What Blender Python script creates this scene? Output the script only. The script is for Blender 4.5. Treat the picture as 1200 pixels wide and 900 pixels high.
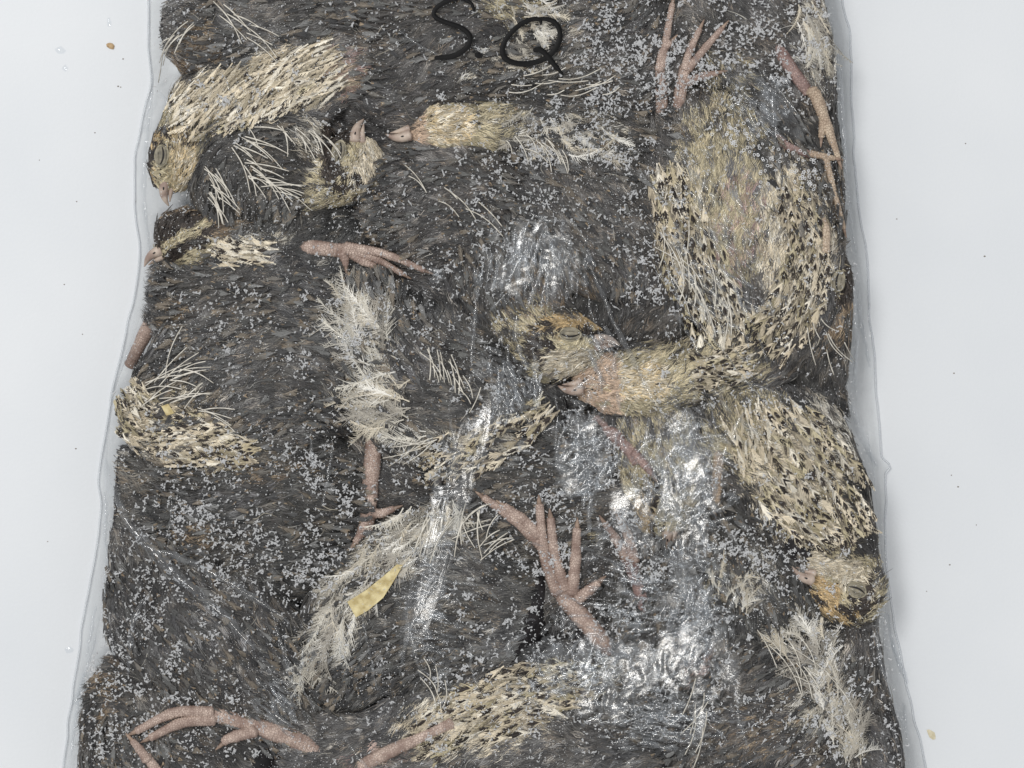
import bpy, math
import numpy as np
from mathutils import Vector

# ------------------------------------------------------------------ setup
sc = bpy.context.scene
for o in list(bpy.data.objects):
    bpy.data.objects.remove(o, do_unlink=True)
C = sc.collection
S = 0.00028              # metres per drawing unit (one unit is one photo pixel at the top of the heap)
CAM_H, FOCUS_Z = 3000.0, 85.0

cam = bpy.data.cameras.new('camera')
camo = bpy.data.objects.new('camera', cam); C.objects.link(camo)
camo.location = (0, 0, CAM_H * S)
camo.rotation_euler = (0, 0, 0)
cam.sensor_fit = 'HORIZONTAL'
cam.angle = 2 * math.atan(600.0 / (CAM_H - FOCUS_Z))
cam.clip_start = 0.01; cam.clip_end = 50
sc.camera = camo

w = bpy.data.worlds.new('World'); sc.world = w; w.use_nodes = True
bg = w.node_tree.nodes['Background']
bg.inputs['Color'].default_value = (0.95, 0.975, 1.0, 1); bg.inputs['Strength'].default_value = 0.47

def area(name, loc, target, sx, sy, power, col):
    l = bpy.data.lights.new(name, 'AREA'); l.shape = 'RECTANGLE'; l.size = sx; l.size_y = sy
    l.energy = power; l.color = col
    o = bpy.data.objects.new(name, l); C.objects.link(o); o.location = loc
    o.rotation_euler = (Vector(target) - Vector(loc)).to_track_quat('-Z', 'Y').to_euler()
    return o
area('ceiling_lamp', (-0.75, 0.7, 1.9), (0, 0, 0), 0.6, 0.6, 22, (1, 0.985, 0.96))
area('window_lamp', (0.11, -0.25, 1.75), (0, 0, 0), 0.30, 0.22, 6.0, (1, 0.97, 0.92))

sc.view_settings.view_transform = 'Standard'
sc.view_settings.look = 'None'
sc.view_settings.exposure = 0.0
sc.view_settings.gamma = 1.0
sc.view_settings.use_curve_mapping = False
sc.render.engine = 'CYCLES'
sc.cycles.max_bounces = 6
sc.cycles.diffuse_bounces = 3
sc.cycles.glossy_bounces = 3
sc.cycles.transparent_max_bounces = 24
sc.cycles.use_denoising = True
sc.cycles.use_adaptive_sampling = False
sc.cycles.sample_clamp_indirect = 6
sc.cycles_curves.shape = 'RIBBONS'
sc.cycles_curves.subdivisions = 2

rng = np.random.default_rng(11)

# ------------------------------------------------------------------ helpers
def lin(c):
    c = np.asarray(c, float) / 255.0
    return np.where(c <= 0.04045, c / 12.92, ((c + 0.055) / 1.055) ** 2.4)

def world(v):
    v = np.asarray(v, float)
    return np.stack([(v[..., 0] - 600) * S, (450 - v[..., 1]) * S, v[..., 2] * S], -1)

def new_mat(name):
    m = bpy.data.materials.new(name); m.use_nodes = True
    return m, m.node_tree, m.node_tree.nodes['Principled BSDF']

def mesh_obj(name, v, faces, mat, parent=None, smooth=True, kind=None):
    me = bpy.data.meshes.new(name)
    base = np.array(parent.location) if parent is not None else np.zeros(3)
    me.from_pydata((world(v) - base).tolist(), [], [tuple(int(i) for i in f) for f in faces])
    if smooth:
        me.polygons.foreach_set('use_smooth', [True] * len(me.polygons))
    me.materials.append(mat)
    o = bpy.data.objects.new(name, me); C.objects.link(o)
    o.parent = parent
    if kind: o['kind'] = kind
    return o

def child_of(o, sub):          # hang an already built world-space mesh under a part
    sub.parent = o
    return sub

def thing(name, label, cat, at, group=None):
    o = bpy.data.objects.new(name, None); C.objects.link(o)
    o.empty_display_size = 0.01
    o.location = world(np.array(at, float))
    o['label'] = label; o['category'] = cat
    if group: o['group'] = group
    bpy.context.view_layer.update()
    return o

def curves_obj(name, batches, mat, parent, kind='stuff'):
    """batches: list of (points (n,k,3), colours (n,k,3), radii (n,k)) in drawing units -> one hair curves object"""
    hc = bpy.data.hair_curves.new(name)
    sizes = np.concatenate([np.full(p.shape[0], p.shape[1]) for p, c, r in batches])
    hc.add_curves(sizes.tolist())
    base = np.array(parent.location) if parent is not None else np.zeros(3)
    pts = np.concatenate([p.reshape(-1, 3) for p, c, r in batches])
    lim = look(film, pts[:, 0], pts[:, 1]) - 2.0            # the film presses every strand down
    over = pts[:, 2] - (lim - 4)
    pts[:, 2] = np.where(over > 0, lim - 4 + 3 * (1 - np.exp(-over / 3)), pts[:, 2])
    pos = world(pts) - base
    col = np.concatenate([np.broadcast_to(c, p.shape).reshape(-1, 3) for p, c, r in batches])
    rad = np.concatenate([np.broadcast_to(r, p.shape[:2]).reshape(-1) for p, c, r in batches]) * S
    hc.attributes['position'].data.foreach_set('vector', pos.astype(np.float32).ravel())
    a = hc.attributes.get('radius') or hc.attributes.new('radius', 'FLOAT', 'POINT')
    a.data.foreach_set('value', rad.astype(np.float32))
    a = hc.attributes.new('tint', 'FLOAT_COLOR', 'POINT')
    a.data.foreach_set('color', np.concatenate([col, np.ones((len(col), 1))], 1).astype(np.float32).ravel())
    hc.materials.append(mat)
    o = bpy.data.objects.new(name, hc); C.objects.link(o); o.parent = parent
    if kind: o['kind'] = kind
    return o

def catmull(P, n):
    P = np.asarray(P, float)
    if len(P) == 2:
        t = np.linspace(0, 1, n)[:, None]
        return P[0] * (1 - t) + P[1] * t
    d = np.concatenate([[0], np.cumsum(np.linalg.norm(np.diff(P[:, :3], axis=0), axis=1))])
    Q = np.vstack([2 * P[0] - P[1], P, 2 * P[-1] - P[-2]])
    u = np.linspace(0, d[-1], n)
    i = np.clip(np.searchsorted(d, u, side='right') - 1, 0, len(P) - 2)
    t = ((u - d[i]) / (d[i + 1] - d[i]))[:, None]
    a, b, c, e = Q[i], Q[i + 1], Q[i + 2], Q[i + 3]
    return 0.5 * (2 * b + (c - a) * t + (2 * a - 5 * b + 4 * c - e) * t ** 2 + (3 * b - a - 3 * c + e) * t ** 3)

def unit(v):
    return v / np.maximum(np.linalg.norm(v, axis=-1, keepdims=True), 1e-9)

def frames(c):
    T = unit(np.gradient(c, axis=0))
    side = unit(np.cross(T, np.array([0, 0, 1.0])))
    up = np.cross(side, T)
    return T, side, up

def loft(c, rw, rh, segs, cap=True):
    """closed skin round a spine: c (n,3), half widths and half heights (n)"""
    T, side, up = frames(c)
    a = np.linspace(0, 2 * np.pi, segs, endpoint=False)
    ring = (c[:, None] + side[:, None] * (rw[:, None] * np.cos(a))[..., None]
            + up[:, None] * (rh[:, None] * np.sin(a))[..., None])
    n = len(c)
    f = []
    for i in range(n - 1):
        for j in range(segs):
            k = (j + 1) % segs
            f.append((i * segs + j, i * segs + k, (i + 1) * segs + k, (i + 1) * segs + j))
    v = ring.reshape(-1, 3)
    if cap:
        v = np.vstack([v, c[0] - T[0] * rw[0] * .5, c[-1] + T[-1] * rw[-1] * .5])
        for j in range(segs):
            k = (j + 1) % segs
            f.append((n * segs, k, j))
            f.append((n * segs + 1, (n - 1) * segs + j, (n - 1) * segs + k))
    return v, f, ring

def merge(parts):
    V, F, n = [], [], 0
    for v, f in parts:
        V.append(v); F += [tuple(i + n for i in q) for q in f]; n += len(v)
    return np.vstack(V), F

# smooth value noise in the drawing plane
_ng = rng.random((8, 97, 97))
def noise2(x, y, scale, k=0):
    x = np.asarray(x) / scale + 31.7 * k; y = np.asarray(y) / scale + 12.3 * k
    g = _ng[k % 8]
    xi = np.floor(x).astype(int); yi = np.floor(y).astype(int)
    fx = x - xi; fy = y - yi
    fx = fx * fx * (3 - 2 * fx); fy = fy * fy * (3 - 2 * fy)
    G = lambda a, b: g[a % 97, b % 97]
    return (G(xi, yi) * (1 - fx) + G(xi + 1, yi) * fx) * (1 - fy) + (G(xi, yi + 1) * (1 - fx) + G(xi + 1, yi + 1) * fx) * fy

def gblur(a, s):
    r = int(3 * s); k = np.exp(-0.5 * (np.arange(-r, r + 1) / s) ** 2); k /= k.sum()
    for ax in (0, 1):
        p = np.pad(a, [(r, r) if i == ax else (0, 0) for i in (0, 1)], mode='edge')
        a = sum(k[i] * np.take(p, np.arange(i, i + a.shape[ax]), axis=ax) for i in range(2 * r + 1))
    return a

def maxf(a, r):
    out = a.copy()
    for ax in (0, 1):
        b = out.copy()
        for s in range(1, r + 1):
            b = np.maximum(b, np.roll(out, s, ax)); b = np.maximum(b, np.roll(out, -s, ax))
        out = b
    return out

# ------------------------------------------------------------------ materials
def plumage_mat(name, rough=0.55, spec=0.3):
    m, nt, p = new_mat(name)
    a = nt.nodes.new('ShaderNodeAttribute'); a.attribute_name = 'tint'
    nt.links.new(a.outputs['Color'], p.inputs['Base Color'])
    p.inputs['Roughness'].default_value = rough
    p.inputs['Specular IOR Level'].default_value = spec
    return m
M_PLUME = plumage_mat('plumage', 0.42, 0.5)
M_FEATHER = plumage_mat('feather', 0.6, 0.25)

def noisy_mat(name, c1, c2, scale, rough=0.6, bump=0.0, spec=0.3, detail=6, bscale=None, lo=.35, hi=.65):
    m, nt, p = new_mat(name)
    tc = nt.nodes.new('ShaderNodeTexCoord')
    n = nt.nodes.new('ShaderNodeTexNoise'); n.inputs['Scale'].default_value = scale; n.inputs['Detail'].default_value = detail
    nt.links.new(tc.outputs['Object'], n.inputs['Vector'])
    r = nt.nodes.new('ShaderNodeValToRGB')
    r.color_ramp.elements[0].position = lo; r.color_ramp.elements[0].color = (*lin(c1), 1)
    r.color_ramp.elements[1].position = hi; r.color_ramp.elements[1].color = (*lin(c2), 1)
    nt.links.new(n.outputs['Fac'], r.inputs['Fac'])
    nt.links.new(r.outputs['Color'], p.inputs['Base Color'])
    p.inputs['Roughness'].default_value = rough; p.inputs['Specular IOR Level'].default_value = spec
    if bump:
        n2 = nt.nodes.new('ShaderNodeTexNoise'); n2.inputs['Scale'].default_value = bscale or scale * 3; n2.inputs['Detail'].default_value = 4
        nt.links.new(tc.outputs['Object'], n2.inputs['Vector'])
        b = nt.nodes.new('ShaderNodeBump'); b.inputs['Strength'].default_value = bump; b.inputs['Distance'].default_value = 0.0006
        nt.links.new(n2.outputs['Fac'], b.inputs['Height']); nt.links.new(b.outputs['Normal'], p.inputs['Normal'])
    return m
M_SKIN = noisy_mat('dark_skin', (32, 31, 33), (52, 49, 50), 400, 0.7)
def scaly_mat(name, c1, c2, c3):
    m = noisy_mat(name, c1, c2, 230, 0.42, 0, 0.45)
    nt = m.node_tree; p = nt.nodes['Principled BSDF']
    tc = nt.nodes.new('ShaderNodeTexCoord')
    v = nt.nodes.new('ShaderNodeTexVoronoi'); v.feature = 'DISTANCE_TO_EDGE'; v.inputs['Scale'].default_value = 1300
    nt.links.new(tc.outputs['Object'], v.inputs['Vector'])
    mp = nt.nodes.new('ShaderNodeMapRange'); mp.inputs['From Max'].default_value = 0.14
    nt.links.new(v.outputs['Distance'], mp.inputs['Value'])
    mx = nt.nodes.new('ShaderNodeMix'); mx.data_type = 'RGBA'; mx.inputs['A'].default_value = (*lin(c3), 1)
    src = p.inputs['Base Color'].links[0].from_socket
    nt.links.new(mp.outputs[0], mx.inputs['Factor']); nt.links.new(src, mx.inputs['B'])
    nt.links.new(mx.outputs['Result'], p.inputs['Base Color'])
    b = nt.nodes.new('ShaderNodeBump'); b.inputs['Strength'].default_value = 0.5; b.inputs['Distance'].default_value = 0.0003
    nt.links.new(mp.outputs[0], b.inputs['Height']); nt.links.new(b.outputs['Normal'], p.inputs['Normal'])
    return m
M_LEG = scaly_mat('leg_skin', (140, 117, 107), (206, 186, 173), (146, 124, 114))
M_LEG_RED = scaly_mat('dark_leg_skin', (126, 102, 98), (186, 160, 152), (128, 105, 101))
M_LEG_TAN = scaly_mat('tan_leg_skin', (172, 150, 130), (208, 190, 168), (146, 126, 108))
M_CLAW = noisy_mat('claw_horn', (110, 92, 82), (160, 138, 122), 500, 0.4)
M_BEAK = noisy_mat('beak_horn', (150, 130, 120), (196, 180, 166), 300, 0.42, 0.2, 0.4)
M_LID = noisy_mat('eyelid_skin', (112, 108, 97), (160, 152, 134), 500, 0.5, 0.4)
M_LIDRIM = noisy_mat('eyelid_rim', (126, 120, 104), (178, 170, 148), 700, 0.6, 0.3)
M_SLIT = noisy_mat('eye_slit', (24, 23, 24), (44, 42, 42), 500, 0.35)
M_QUILL = noisy_mat('quill_horn', (184, 178, 166), (226, 221, 210), 600, 0.45, 0, 0.4)
M_STRAW = noisy_mat('straw_flake', (178, 160, 112), (222, 208, 162), 380, 0.6, 0.6)
M_INK = noisy_mat('marker_ink', (3, 3, 4), (9, 9, 11), 900, 0.5, 0, 0.15)

def frost_mat():
    m, nt, p = new_mat('frost')
    p.inputs['Base Color'].default_value = (0.77, 0.775, 0.785, 1)
    p.inputs['Roughness'].default_value = 0.3
    p.inputs['Specular IOR Level'].default_value = 0.6
    t = nt.nodes.new('ShaderNodeBsdfTransparent'); mx = nt.nodes.new('ShaderNodeMixShader'); mx.inputs[0].default_value = 0.16
    nt.links.new(p.outputs[0], mx.inputs[1]); nt.links.new(t.outputs[0], mx.inputs[2])
    nt.links.new(mx.outputs[0], nt.nodes['Material Output'].inputs['Surface'])
    return m
M_FROST = frost_mat()

def clear_film_mat():
    m = bpy.data.materials.new('clear_film'); m.use_nodes = True; nt = m.node_tree
    nt.nodes.remove(nt.nodes['Principled BSDF'])
    t = nt.nodes.new('ShaderNodeBsdfTransparent'); t.inputs['Color'].default_value = (1, 1, 1, 1)
    nt.links.new(t.outputs[0], nt.nodes['Material Output'].inputs['Surface'])
    return m
def film_mat(name, rough, haze, bump, bscale, tint=(0.96, 0.97, 0.98), sheen_mask=False):
    """thin plastic film: straight-through transparency, mirror-like sheen by angle and a little milky haze"""
    m = bpy.data.materials.new(name); m.use_nodes = True; nt = m.node_tree
    nt.nodes.remove(nt.nodes['Principled BSDF'])
    out = nt.nodes['Material Output']
    t = nt.nodes.new('ShaderNodeBsdfTransparent'); t.inputs['Color'].default_value = (*tint, 1)
    g = nt.nodes.new('ShaderNodeBsdfGlossy'); g.inputs['Roughness'].default_value = rough
    d = nt.nodes.new('ShaderNodeBsdfDiffuse'); d.inputs['Color'].default_value = (0.8, 0.82, 0.85, 1)
    tc = nt.nodes.new('ShaderNodeTexCoord')
    n = nt.nodes.new('ShaderNodeTexNoise'); n.inputs['Scale'].default_value = bscale; n.inputs['Detail'].default_value = 5
    nt.links.new(tc.outputs['Object'], n.inputs['Vector'])
    b = nt.nodes.new('ShaderNodeBump'); b.inputs['Strength'].default_value = bump; b.inputs['Distance'].default_value = 0.0008
    nt.links.new(n.outputs['Fac'], b.inputs['Height']); nt.links.new(b.outputs['Normal'], g.inputs['Normal'])
    fr = nt.nodes.new('ShaderNodeLayerWeight'); fr.inputs['Blend'].default_value = 0.2
    nt.links.new(b.outputs['Normal'], fr.inputs['Normal'])
    mr = nt.nodes.new('ShaderNodeMapRange'); mr.inputs['To Min'].default_value = 0.035 if bscale < 400 else 0.085; mr.inputs['To Max'].default_value = 0.32
    nt.links.new(fr.outputs['Fresnel'], mr.inputs['Value'])
    mh = nt.nodes.new('ShaderNodeMath'); mh.operation = 'MULTIPLY'; mh.inputs[1].default_value = haze * 2
    nt.links.new(n.outputs['Fac'], mh.inputs[0])
    m1 = nt.nodes.new('ShaderNodeMixShader'); nt.links.new(mh.outputs[0], m1.inputs[0])
    nt.links.new(t.outputs[0], m1.inputs[1]); nt.links.new(d.outputs[0], m1.inputs[2])
    m2 = nt.nodes.new('ShaderNodeMixShader'); nt.links.new(mr.outputs[0], m2.inputs[0])
    nt.links.new(m1.outputs[0], m2.inputs[1]); nt.links.new(g.outputs[0], m2.inputs[2])
    nt.links.new(m2.outputs[0], out.inputs['Surface'])
    if sheen_mask:      # a point mask sets where the film shows sheen and haze
        a = nt.nodes.new('ShaderNodeAttribute'); a.attribute_name = 'sheen_mask'
        t2 = nt.nodes.new('ShaderNodeBsdfTransparent')
        m3 = nt.nodes.new('ShaderNodeMixShader'); nt.links.new(a.outputs['Fac'], m3.inputs[0])
        nt.links.new(t2.outputs[0], m3.inputs[1]); nt.links.new(m2.outputs[0], m3.inputs[2])
        nt.links.new(m3.outputs[0], out.inputs['Surface'])
    return m
M_CLEAR = clear_film_mat()
M_MARGIN = film_mat('film_margin', 0.14, 0.035, 0.4, 260, (0.99, 0.99, 0.99))
M_BOTTOM = film_mat('bottom_film', 0.3, 0.02, 0.1, 260, (0.985, 0.99, 0.99))
M_CREASE = film_mat('film_crease', 0.11, 0.04, 0.15, 900)
M_GLARE_FILM = film_mat('glare_film', 0.17, 0.055, 0.12, 900, sheen_mask=True)
M_BEAD = film_mat('film_edge', 0.2, 0.35, 0.2, 300)
M_WATER = film_mat('water', 0.05, 0.02, 0.0, 300)

# ------------------------------------------------------------------ the table
def table():
    m, nt, p = new_mat('white_table')
    tc = nt.nodes.new('ShaderNodeTexCoord')
    n = nt.nodes.new('ShaderNodeTexNoise'); n.inputs['Scale'].default_value = 14; n.inputs['Detail'].default_value = 8
    n2 = nt.nodes.new('ShaderNodeTexNoise'); n2.inputs['Scale'].default_value = 900; n2.inputs['Detail'].default_value = 3
    for q in (n, n2): nt.links.new(tc.outputs['Object'], q.inputs['Vector'])
    r = nt.nodes.new('ShaderNodeValToRGB')
    r.color_ramp.elements[0].position = 0.3; r.color_ramp.elements[0].color = (0.70, 0.725, 0.755, 1)
    r.color_ramp.elements[1].position = 0.7; r.color_ramp.elements[1].color = (0.745, 0.765, 0.79, 1)
    nt.links.new(n.outputs['Fac'], r.inputs['Fac']); nt.links.new(r.outputs['Color'], p.inputs['Base Color'])
    b = nt.nodes.new('ShaderNodeBump'); b.inputs['Strength'].default_value = 0.15; b.inputs['Distance'].default_value = 0.0005
    nt.links.new(n2.outputs['Fac'], b.inputs['Height']); nt.links.new(b.outputs['Normal'], p.inputs['Normal'])
    p.inputs['Roughness'].default_value = 0.55; p.inputs['Specular IOR Level'].default_value = 0.25
    v = np.array([[-3000, -3000, 0], [4200, -3000, 0], [4200, 3900, 0], [-3000, 3900, 0]], float)
    o = mesh_obj('table_surface', v, [(3, 2, 1, 0)], m, None, False, 'structure')
    o['label'] = 'white smooth table top under the bag'
table()

# ------------------------------------------------------------------ the birds: spines from tail to beak base (x, y, z, half width, half height)
G = 'frozen quail chicks packed in the bag'
Q = []
def quail(label, spine, **k):
    Q.append(dict(label=label, spine=np.array(spine, float), **k))

exec_order = None
quail('cream flanked quail with its beak pointing down against the side of the bag',
      [(455, 45, 58, 18, 15), (405, 72, 68, 40, 33), (320, 98, 72, 48, 40), (245, 122, 68, 42, 36), (214, 152, 64, 30, 28), (201, 185, 66, 33, 29), (195, 218, 58, 19, 17)],
      head=dict(c=(198, 192), f=(-.1, 1), crown=(-1, -.1), eye=(190, 183), tone='buff'),
      down=[(330, 90, 80, 40, 'cream', .9), (250, 120, 60, 35, 'cream', .8), (400, 90, 40, 30, 'pinkish', .6)])
quail('dark quail with white pin feathers and beak pointing up between two cream birds',
      [(285, 275, 52, 36, 26), (300, 215, 66, 68, 48), (345, 195, 66, 60, 44), (388, 200, 68, 36, 31), (411, 190, 74, 36, 31), (420, 160, 68, 19, 16)],
      head=dict(c=(413, 187), f=(.16, -1), crown=(-1, .1), eye=(398, 178), tone='pale'),
      down=[(380, 170, 30, 40, 'pale', .5)])
quail('quail with pale yellow throat upward, beak touching the upright beak of its neighbour',
      [(790, 160, 44, 50, 28), (715, 150, 60, 68, 42), (630, 146, 66, 46, 36), (565, 146, 72, 32, 28), (515, 148, 74, 30, 26), (474, 156, 66, 15, 13)],
      head=dict(c=(510, 148), f=(-1, .14), crown=(0, 1), eye=None, tone='throat'),
      down=[(640, 150, 90, 30, 'pale', .45), (560, 146, 50, 30, 'straw', .7)])
quail('largest quail lying belly up with speckled flanks and both pink legs raised',
      [(795, 120, 60, 40, 28), (828, 180, 82, 74, 52), (862, 265, 88, 92, 60), (888, 345, 82, 82, 54), (868, 412, 76, 50, 40), (800, 440, 76, 36, 31), (742, 449, 80, 38, 31), (698, 448, 74, 25, 21), (676, 453, 68, 13, 11)],
      head=dict(c=(735, 449), f=(-1, .06), crown=(0, 1), eye=None, tone='throat'),
      down=[(850, 230, 60, 110, 'straw', .9), (890, 200, 50, 60, 'grey', .35), (868, 275, 34, 60, 'pinkish', .28), (930, 290, 45, 110, 'cream', .8), (800, 280, 30, 90, 'cream', .6), (820, 435, 70, 30, 'straw', .7)])
quail('quail with closed grey eye and rusty forehead, cheek against a yellow throat',
      [(560, 235, 46, 40, 28), (592, 300, 60, 74, 46), (612, 358, 66, 58, 40), (640, 395, 74, 38, 31), (664, 403, 82, 38, 31), (704, 402, 74, 18, 14)],
      head=dict(c=(662, 405), f=(1, 0), crown=(-.1, -1), eye=(668, 392), tone='olive'),
      down=[(620, 350, 40, 40, 'tan', .3)])
quail('dark quail in the middle with a pale fringed wing and a black spotted flank',
      [(425, 320, 50, 34, 22), (450, 400, 64, 62, 42), (510, 455, 72, 82, 50), (590, 490, 66, 66, 42), (655, 500, 54, 38, 28)],
      down=[(435, 430, 30, 100, 'pale', .75), (540, 530, 90, 24, 'pale', .6), (480, 430, 30, 40, 'grey', .4)])
quail('broad dark quail with a black and cream speckled breast against the side of the bag',
      [(440, 450, 48, 44, 28), (360, 430, 64, 84, 50), (265, 445, 68, 82, 52), (190, 490, 62, 58, 42), (150, 500, 46, 30, 28)],
      down=[(190, 495, 60, 45, 'cream', .8), (265, 530, 40, 24, 'straw', .6), (290, 545, 60, 16, 'tan', .5)])
quail('quail with a dark brown striped head and one pink foot stretched out over its back',
      [(420, 275, 46, 28, 20), (355, 292, 60, 48, 36), (290, 292, 62, 48, 38), (240, 286, 60, 38, 33), (207, 283, 58, 34, 30), (182, 298, 48, 17, 15)],
      head=dict(c=(207, 285), f=(-.85, .5), crown=(.3, -.9), eye=None, tone='dark'),
      down=[(290, 295, 50, 20, 'pale', .6), (225, 285, 40, 20, 'tan', .4)])
quail('quail with the boldest black spots and an orange buff head at its lower end',
      [(845, 470, 58, 44, 32), (885, 515, 72, 70, 48), (940, 575, 74, 78, 52), (985, 635, 68, 54, 42), (1008, 675, 62, 38, 32), (985, 692, 70, 35, 30), (947, 674, 72, 17, 15)],
      head=dict(c=(985, 690), f=(-.92, -.38), crown=(-.3, .9), eye=(1003, 691), tone='orange'),
      down=[(880, 510, 50, 60, 'straw', .8), (940, 570, 60, 70, 'cream', .7), (980, 500, 30, 60, 'pale', .5), (960, 620, 50, 40, 'straw', .6)])
quail('small olive headed quail peering out at the edge of the bag under a clawed toe',
      [(985, 478, 36, 34, 24), (968, 450, 46, 44, 30), (962, 405, 54, 44, 36), (975, 352, 62, 30, 28), (974, 322, 66, 30, 27), (974, 294, 56, 14, 13)],
      head=dict(c=(974, 322), f=(.1, -1), crown=(1, .1), eye=(981, 330), tone='dark'), down=[])
quail('dark frosted quail in the top corner with one long reddish leg folded down',
      [(820, -60, 46, 50, 30), (880, 15, 62, 92, 46), (935, 80, 54, 66, 40), (968, 150, 40, 32, 26)],
      down=[(965, 50, 25, 70, 'pale', .5), (860, 110, 40, 40, 'straw', .3)])
quail('dark quail at the lower rim with a cream wing of black dashes',
      [(335, 900, 50, 70, 34), (380, 905, 52, 64, 34), (430, 895, 56, 50, 34), (500, 866, 62, 54, 40), (580, 836, 68, 60, 44), (680, 850, 64, 84, 48), (780, 880, 58, 72, 40)],
      down=[(560, 845, 90, 36, 'cream', .85), (640, 810, 40, 26, 'pale', .6), (450, 890, 40, 20, 'pinkish', .5)])
quail('smooth dark grey quail with a pale downy strip carrying a yellow flake',
      [(365, 800, 46, 44, 28), (440, 735, 68, 76, 52), (525, 705, 74, 94, 56), (610, 730, 66, 70, 44)],
      down=[(400, 720, 30, 60, 'pale', .8), (460, 650, 50, 26, 'pale', .7), (360, 790, 24, 30, 'pale', .6)])
quail('slate grey quail with folded wing above two long toes in the corner',
      [(345, 850, 46, 50, 30), (270, 775, 60, 82, 44), (200, 710, 62, 76, 44), (150, 640, 52, 56, 36), (132, 620, 48, 50, 30)],
      down=[(200, 640, 40, 14, 'tan', .4), (250, 720, 60, 60, 'grey', .2)])
quail('brown black quail low in the heap with a feathery cream wing at its side',
      [(790, 910, 52, 66, 34), (885, 855, 66, 104, 52), (960, 800, 60, 66, 46), (990, 735, 46, 40, 32)],
      down=[(960, 790, 40, 70, 'pale', .7), (900, 860, 60, 40, 'tan', .2)])
quail('dark quail half hidden under the glossy wrinkles with a pink foot raised over it',
      [(815, 640, 50, 52, 34), (805, 715, 62, 82, 46), (760, 790, 62, 84, 46), (690, 800, 56, 62, 40)],
      down=[(680, 790, 50, 26, 'pale', .6), (850, 690, 24, 34, 'straw', .5), (830, 790, 40, 30, 'pinkish', .4)])
quail('dark quail under the black letters at the top',
      [(395, 40, 46, 50, 28), (470, 55, 60, 86, 46), (560, 40, 64, 84, 48), (640, 40, 58, 64, 40), (690, 30, 46, 40, 30)],
      down=[(615, 10, 45, 22, 'straw', .7), (600, 75, 60, 20, 'pale', .35)])
quail('dark quail with brown downy tufts in the top corner beside the cream bird',
      [(410, 10, 46, 50, 30), (330, 25, 60, 82, 46), (245, 30, 60, 66, 44), (195, 30, 48, 36, 30)],
      down=[(222, 40, 14, 40, 'tan', .6), (222, 68, 30, 18, 'tan', .6), (178, 20, 12, 30, 'straw', .6)])
quail('black frosted quail beside the raised pink feet at the top',
      [(600, 95, 44, 40, 26), (680, 75, 60, 74, 42), (750, 55, 62, 70, 44), (800, 10, 52, 50, 34)], down=[(660, 60, 30, 60, 'pale', .3)])
quail('pale beige quail head down under the brightest glare with its eye shut',
      [(760, 485, 50, 56, 34), (772, 540, 62, 48, 38), (782, 592, 68, 38, 31), (786, 630, 58, 19, 16)],
      head=dict(c=(783, 598), f=(.05, 1), crown=(-1, 0), eye=(778, 598), tone='olive'), down=[(770, 540, 50, 60, 'straw', .5), (850, 540, 30, 50, 'straw', .5)])
quail('plain charcoal quail between the glossy pleats and the speckled belly',
      [(590, 190, 46, 50, 30), (660, 215, 62, 84, 48), (730, 275, 62, 76, 46), (765, 345, 56, 56, 38), (740, 390, 46, 36, 28)], down=[(690, 330, 20, 30, 'tan', .3)])
quail('dark quail with rusty down under the reddish shank beside the pale wing',
      [(430, 600, 46, 44, 28), (340, 595, 62, 92, 46), (245, 595, 62, 74, 46), (165, 590, 50, 60, 34), (138, 590, 46, 56, 30)],
      down=[(290, 550, 60, 20, 'tan', .4), (270, 590, 60, 30, 'grey', .2), (215, 635, 40, 18, 'tan', .5)])
quail('blackish quail in the bottom corner partly behind the long toes',
      [(150, 960, 40, 50, 28), (150, 850, 52, 62, 38), (200, 880, 56, 76, 42), (290, 910, 54, 70, 40)], down=[(125, 800, 20, 40, 'tan', .5)])
quail('dark quail under the crossed pink toes in the middle of the bag',
      [(500, 600, 46, 40, 28), (570, 580, 60, 66, 42), (650, 575, 60, 72, 42), (720, 560, 54, 60, 38)], down=[(520, 610, 40, 30, 'pale', .4), (700, 650, 30, 26, 'straw', .5)])
quail('charcoal quail with smooth back between the pale beak pair and the stretched pink foot',
      [(430, 245, 46, 40, 26), (500, 235, 60, 74, 44), (570, 235, 58, 64, 42), (620, 250, 46, 40, 30)], down=[])
quail('narrow dark quail squeezed along the lower side below the orange buff head',
      [(1010, 720, 34, 30, 26), (1015, 790, 40, 42, 32), (1030, 870, 40, 46, 32), (1040, 940, 34, 40, 26)], down=[(1000, 860, 20, 60, 'pale', .4)])
quail('dark quail with greyish tufts beside the bold spotted bird and glossy wrinkles',
      [(820, 600, 44, 40, 28), (865, 650, 58, 66, 42), (900, 715, 58, 66, 42), (910, 770, 48, 46, 34)], down=[(870, 690, 34, 36, 'pale', .5)])
quail('dark quail under the long reddish leg near the upper side',
      [(905, 130, 44, 40, 26), (940, 180, 54, 54, 36), (962, 240, 52, 44, 34), (968, 300, 44, 34, 28)], down=[(975, 240, 14, 30, 'tan', .5)])
quail('dark quail filling the side below the striped head, its reddish thigh against the film',
      [(180, 345, 44, 40, 28), (250, 350, 58, 76, 42), (340, 345, 58, 80, 42), (400, 360, 46, 44, 30)], down=[(215, 385, 22, 40, 'tan', .45)])

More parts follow.
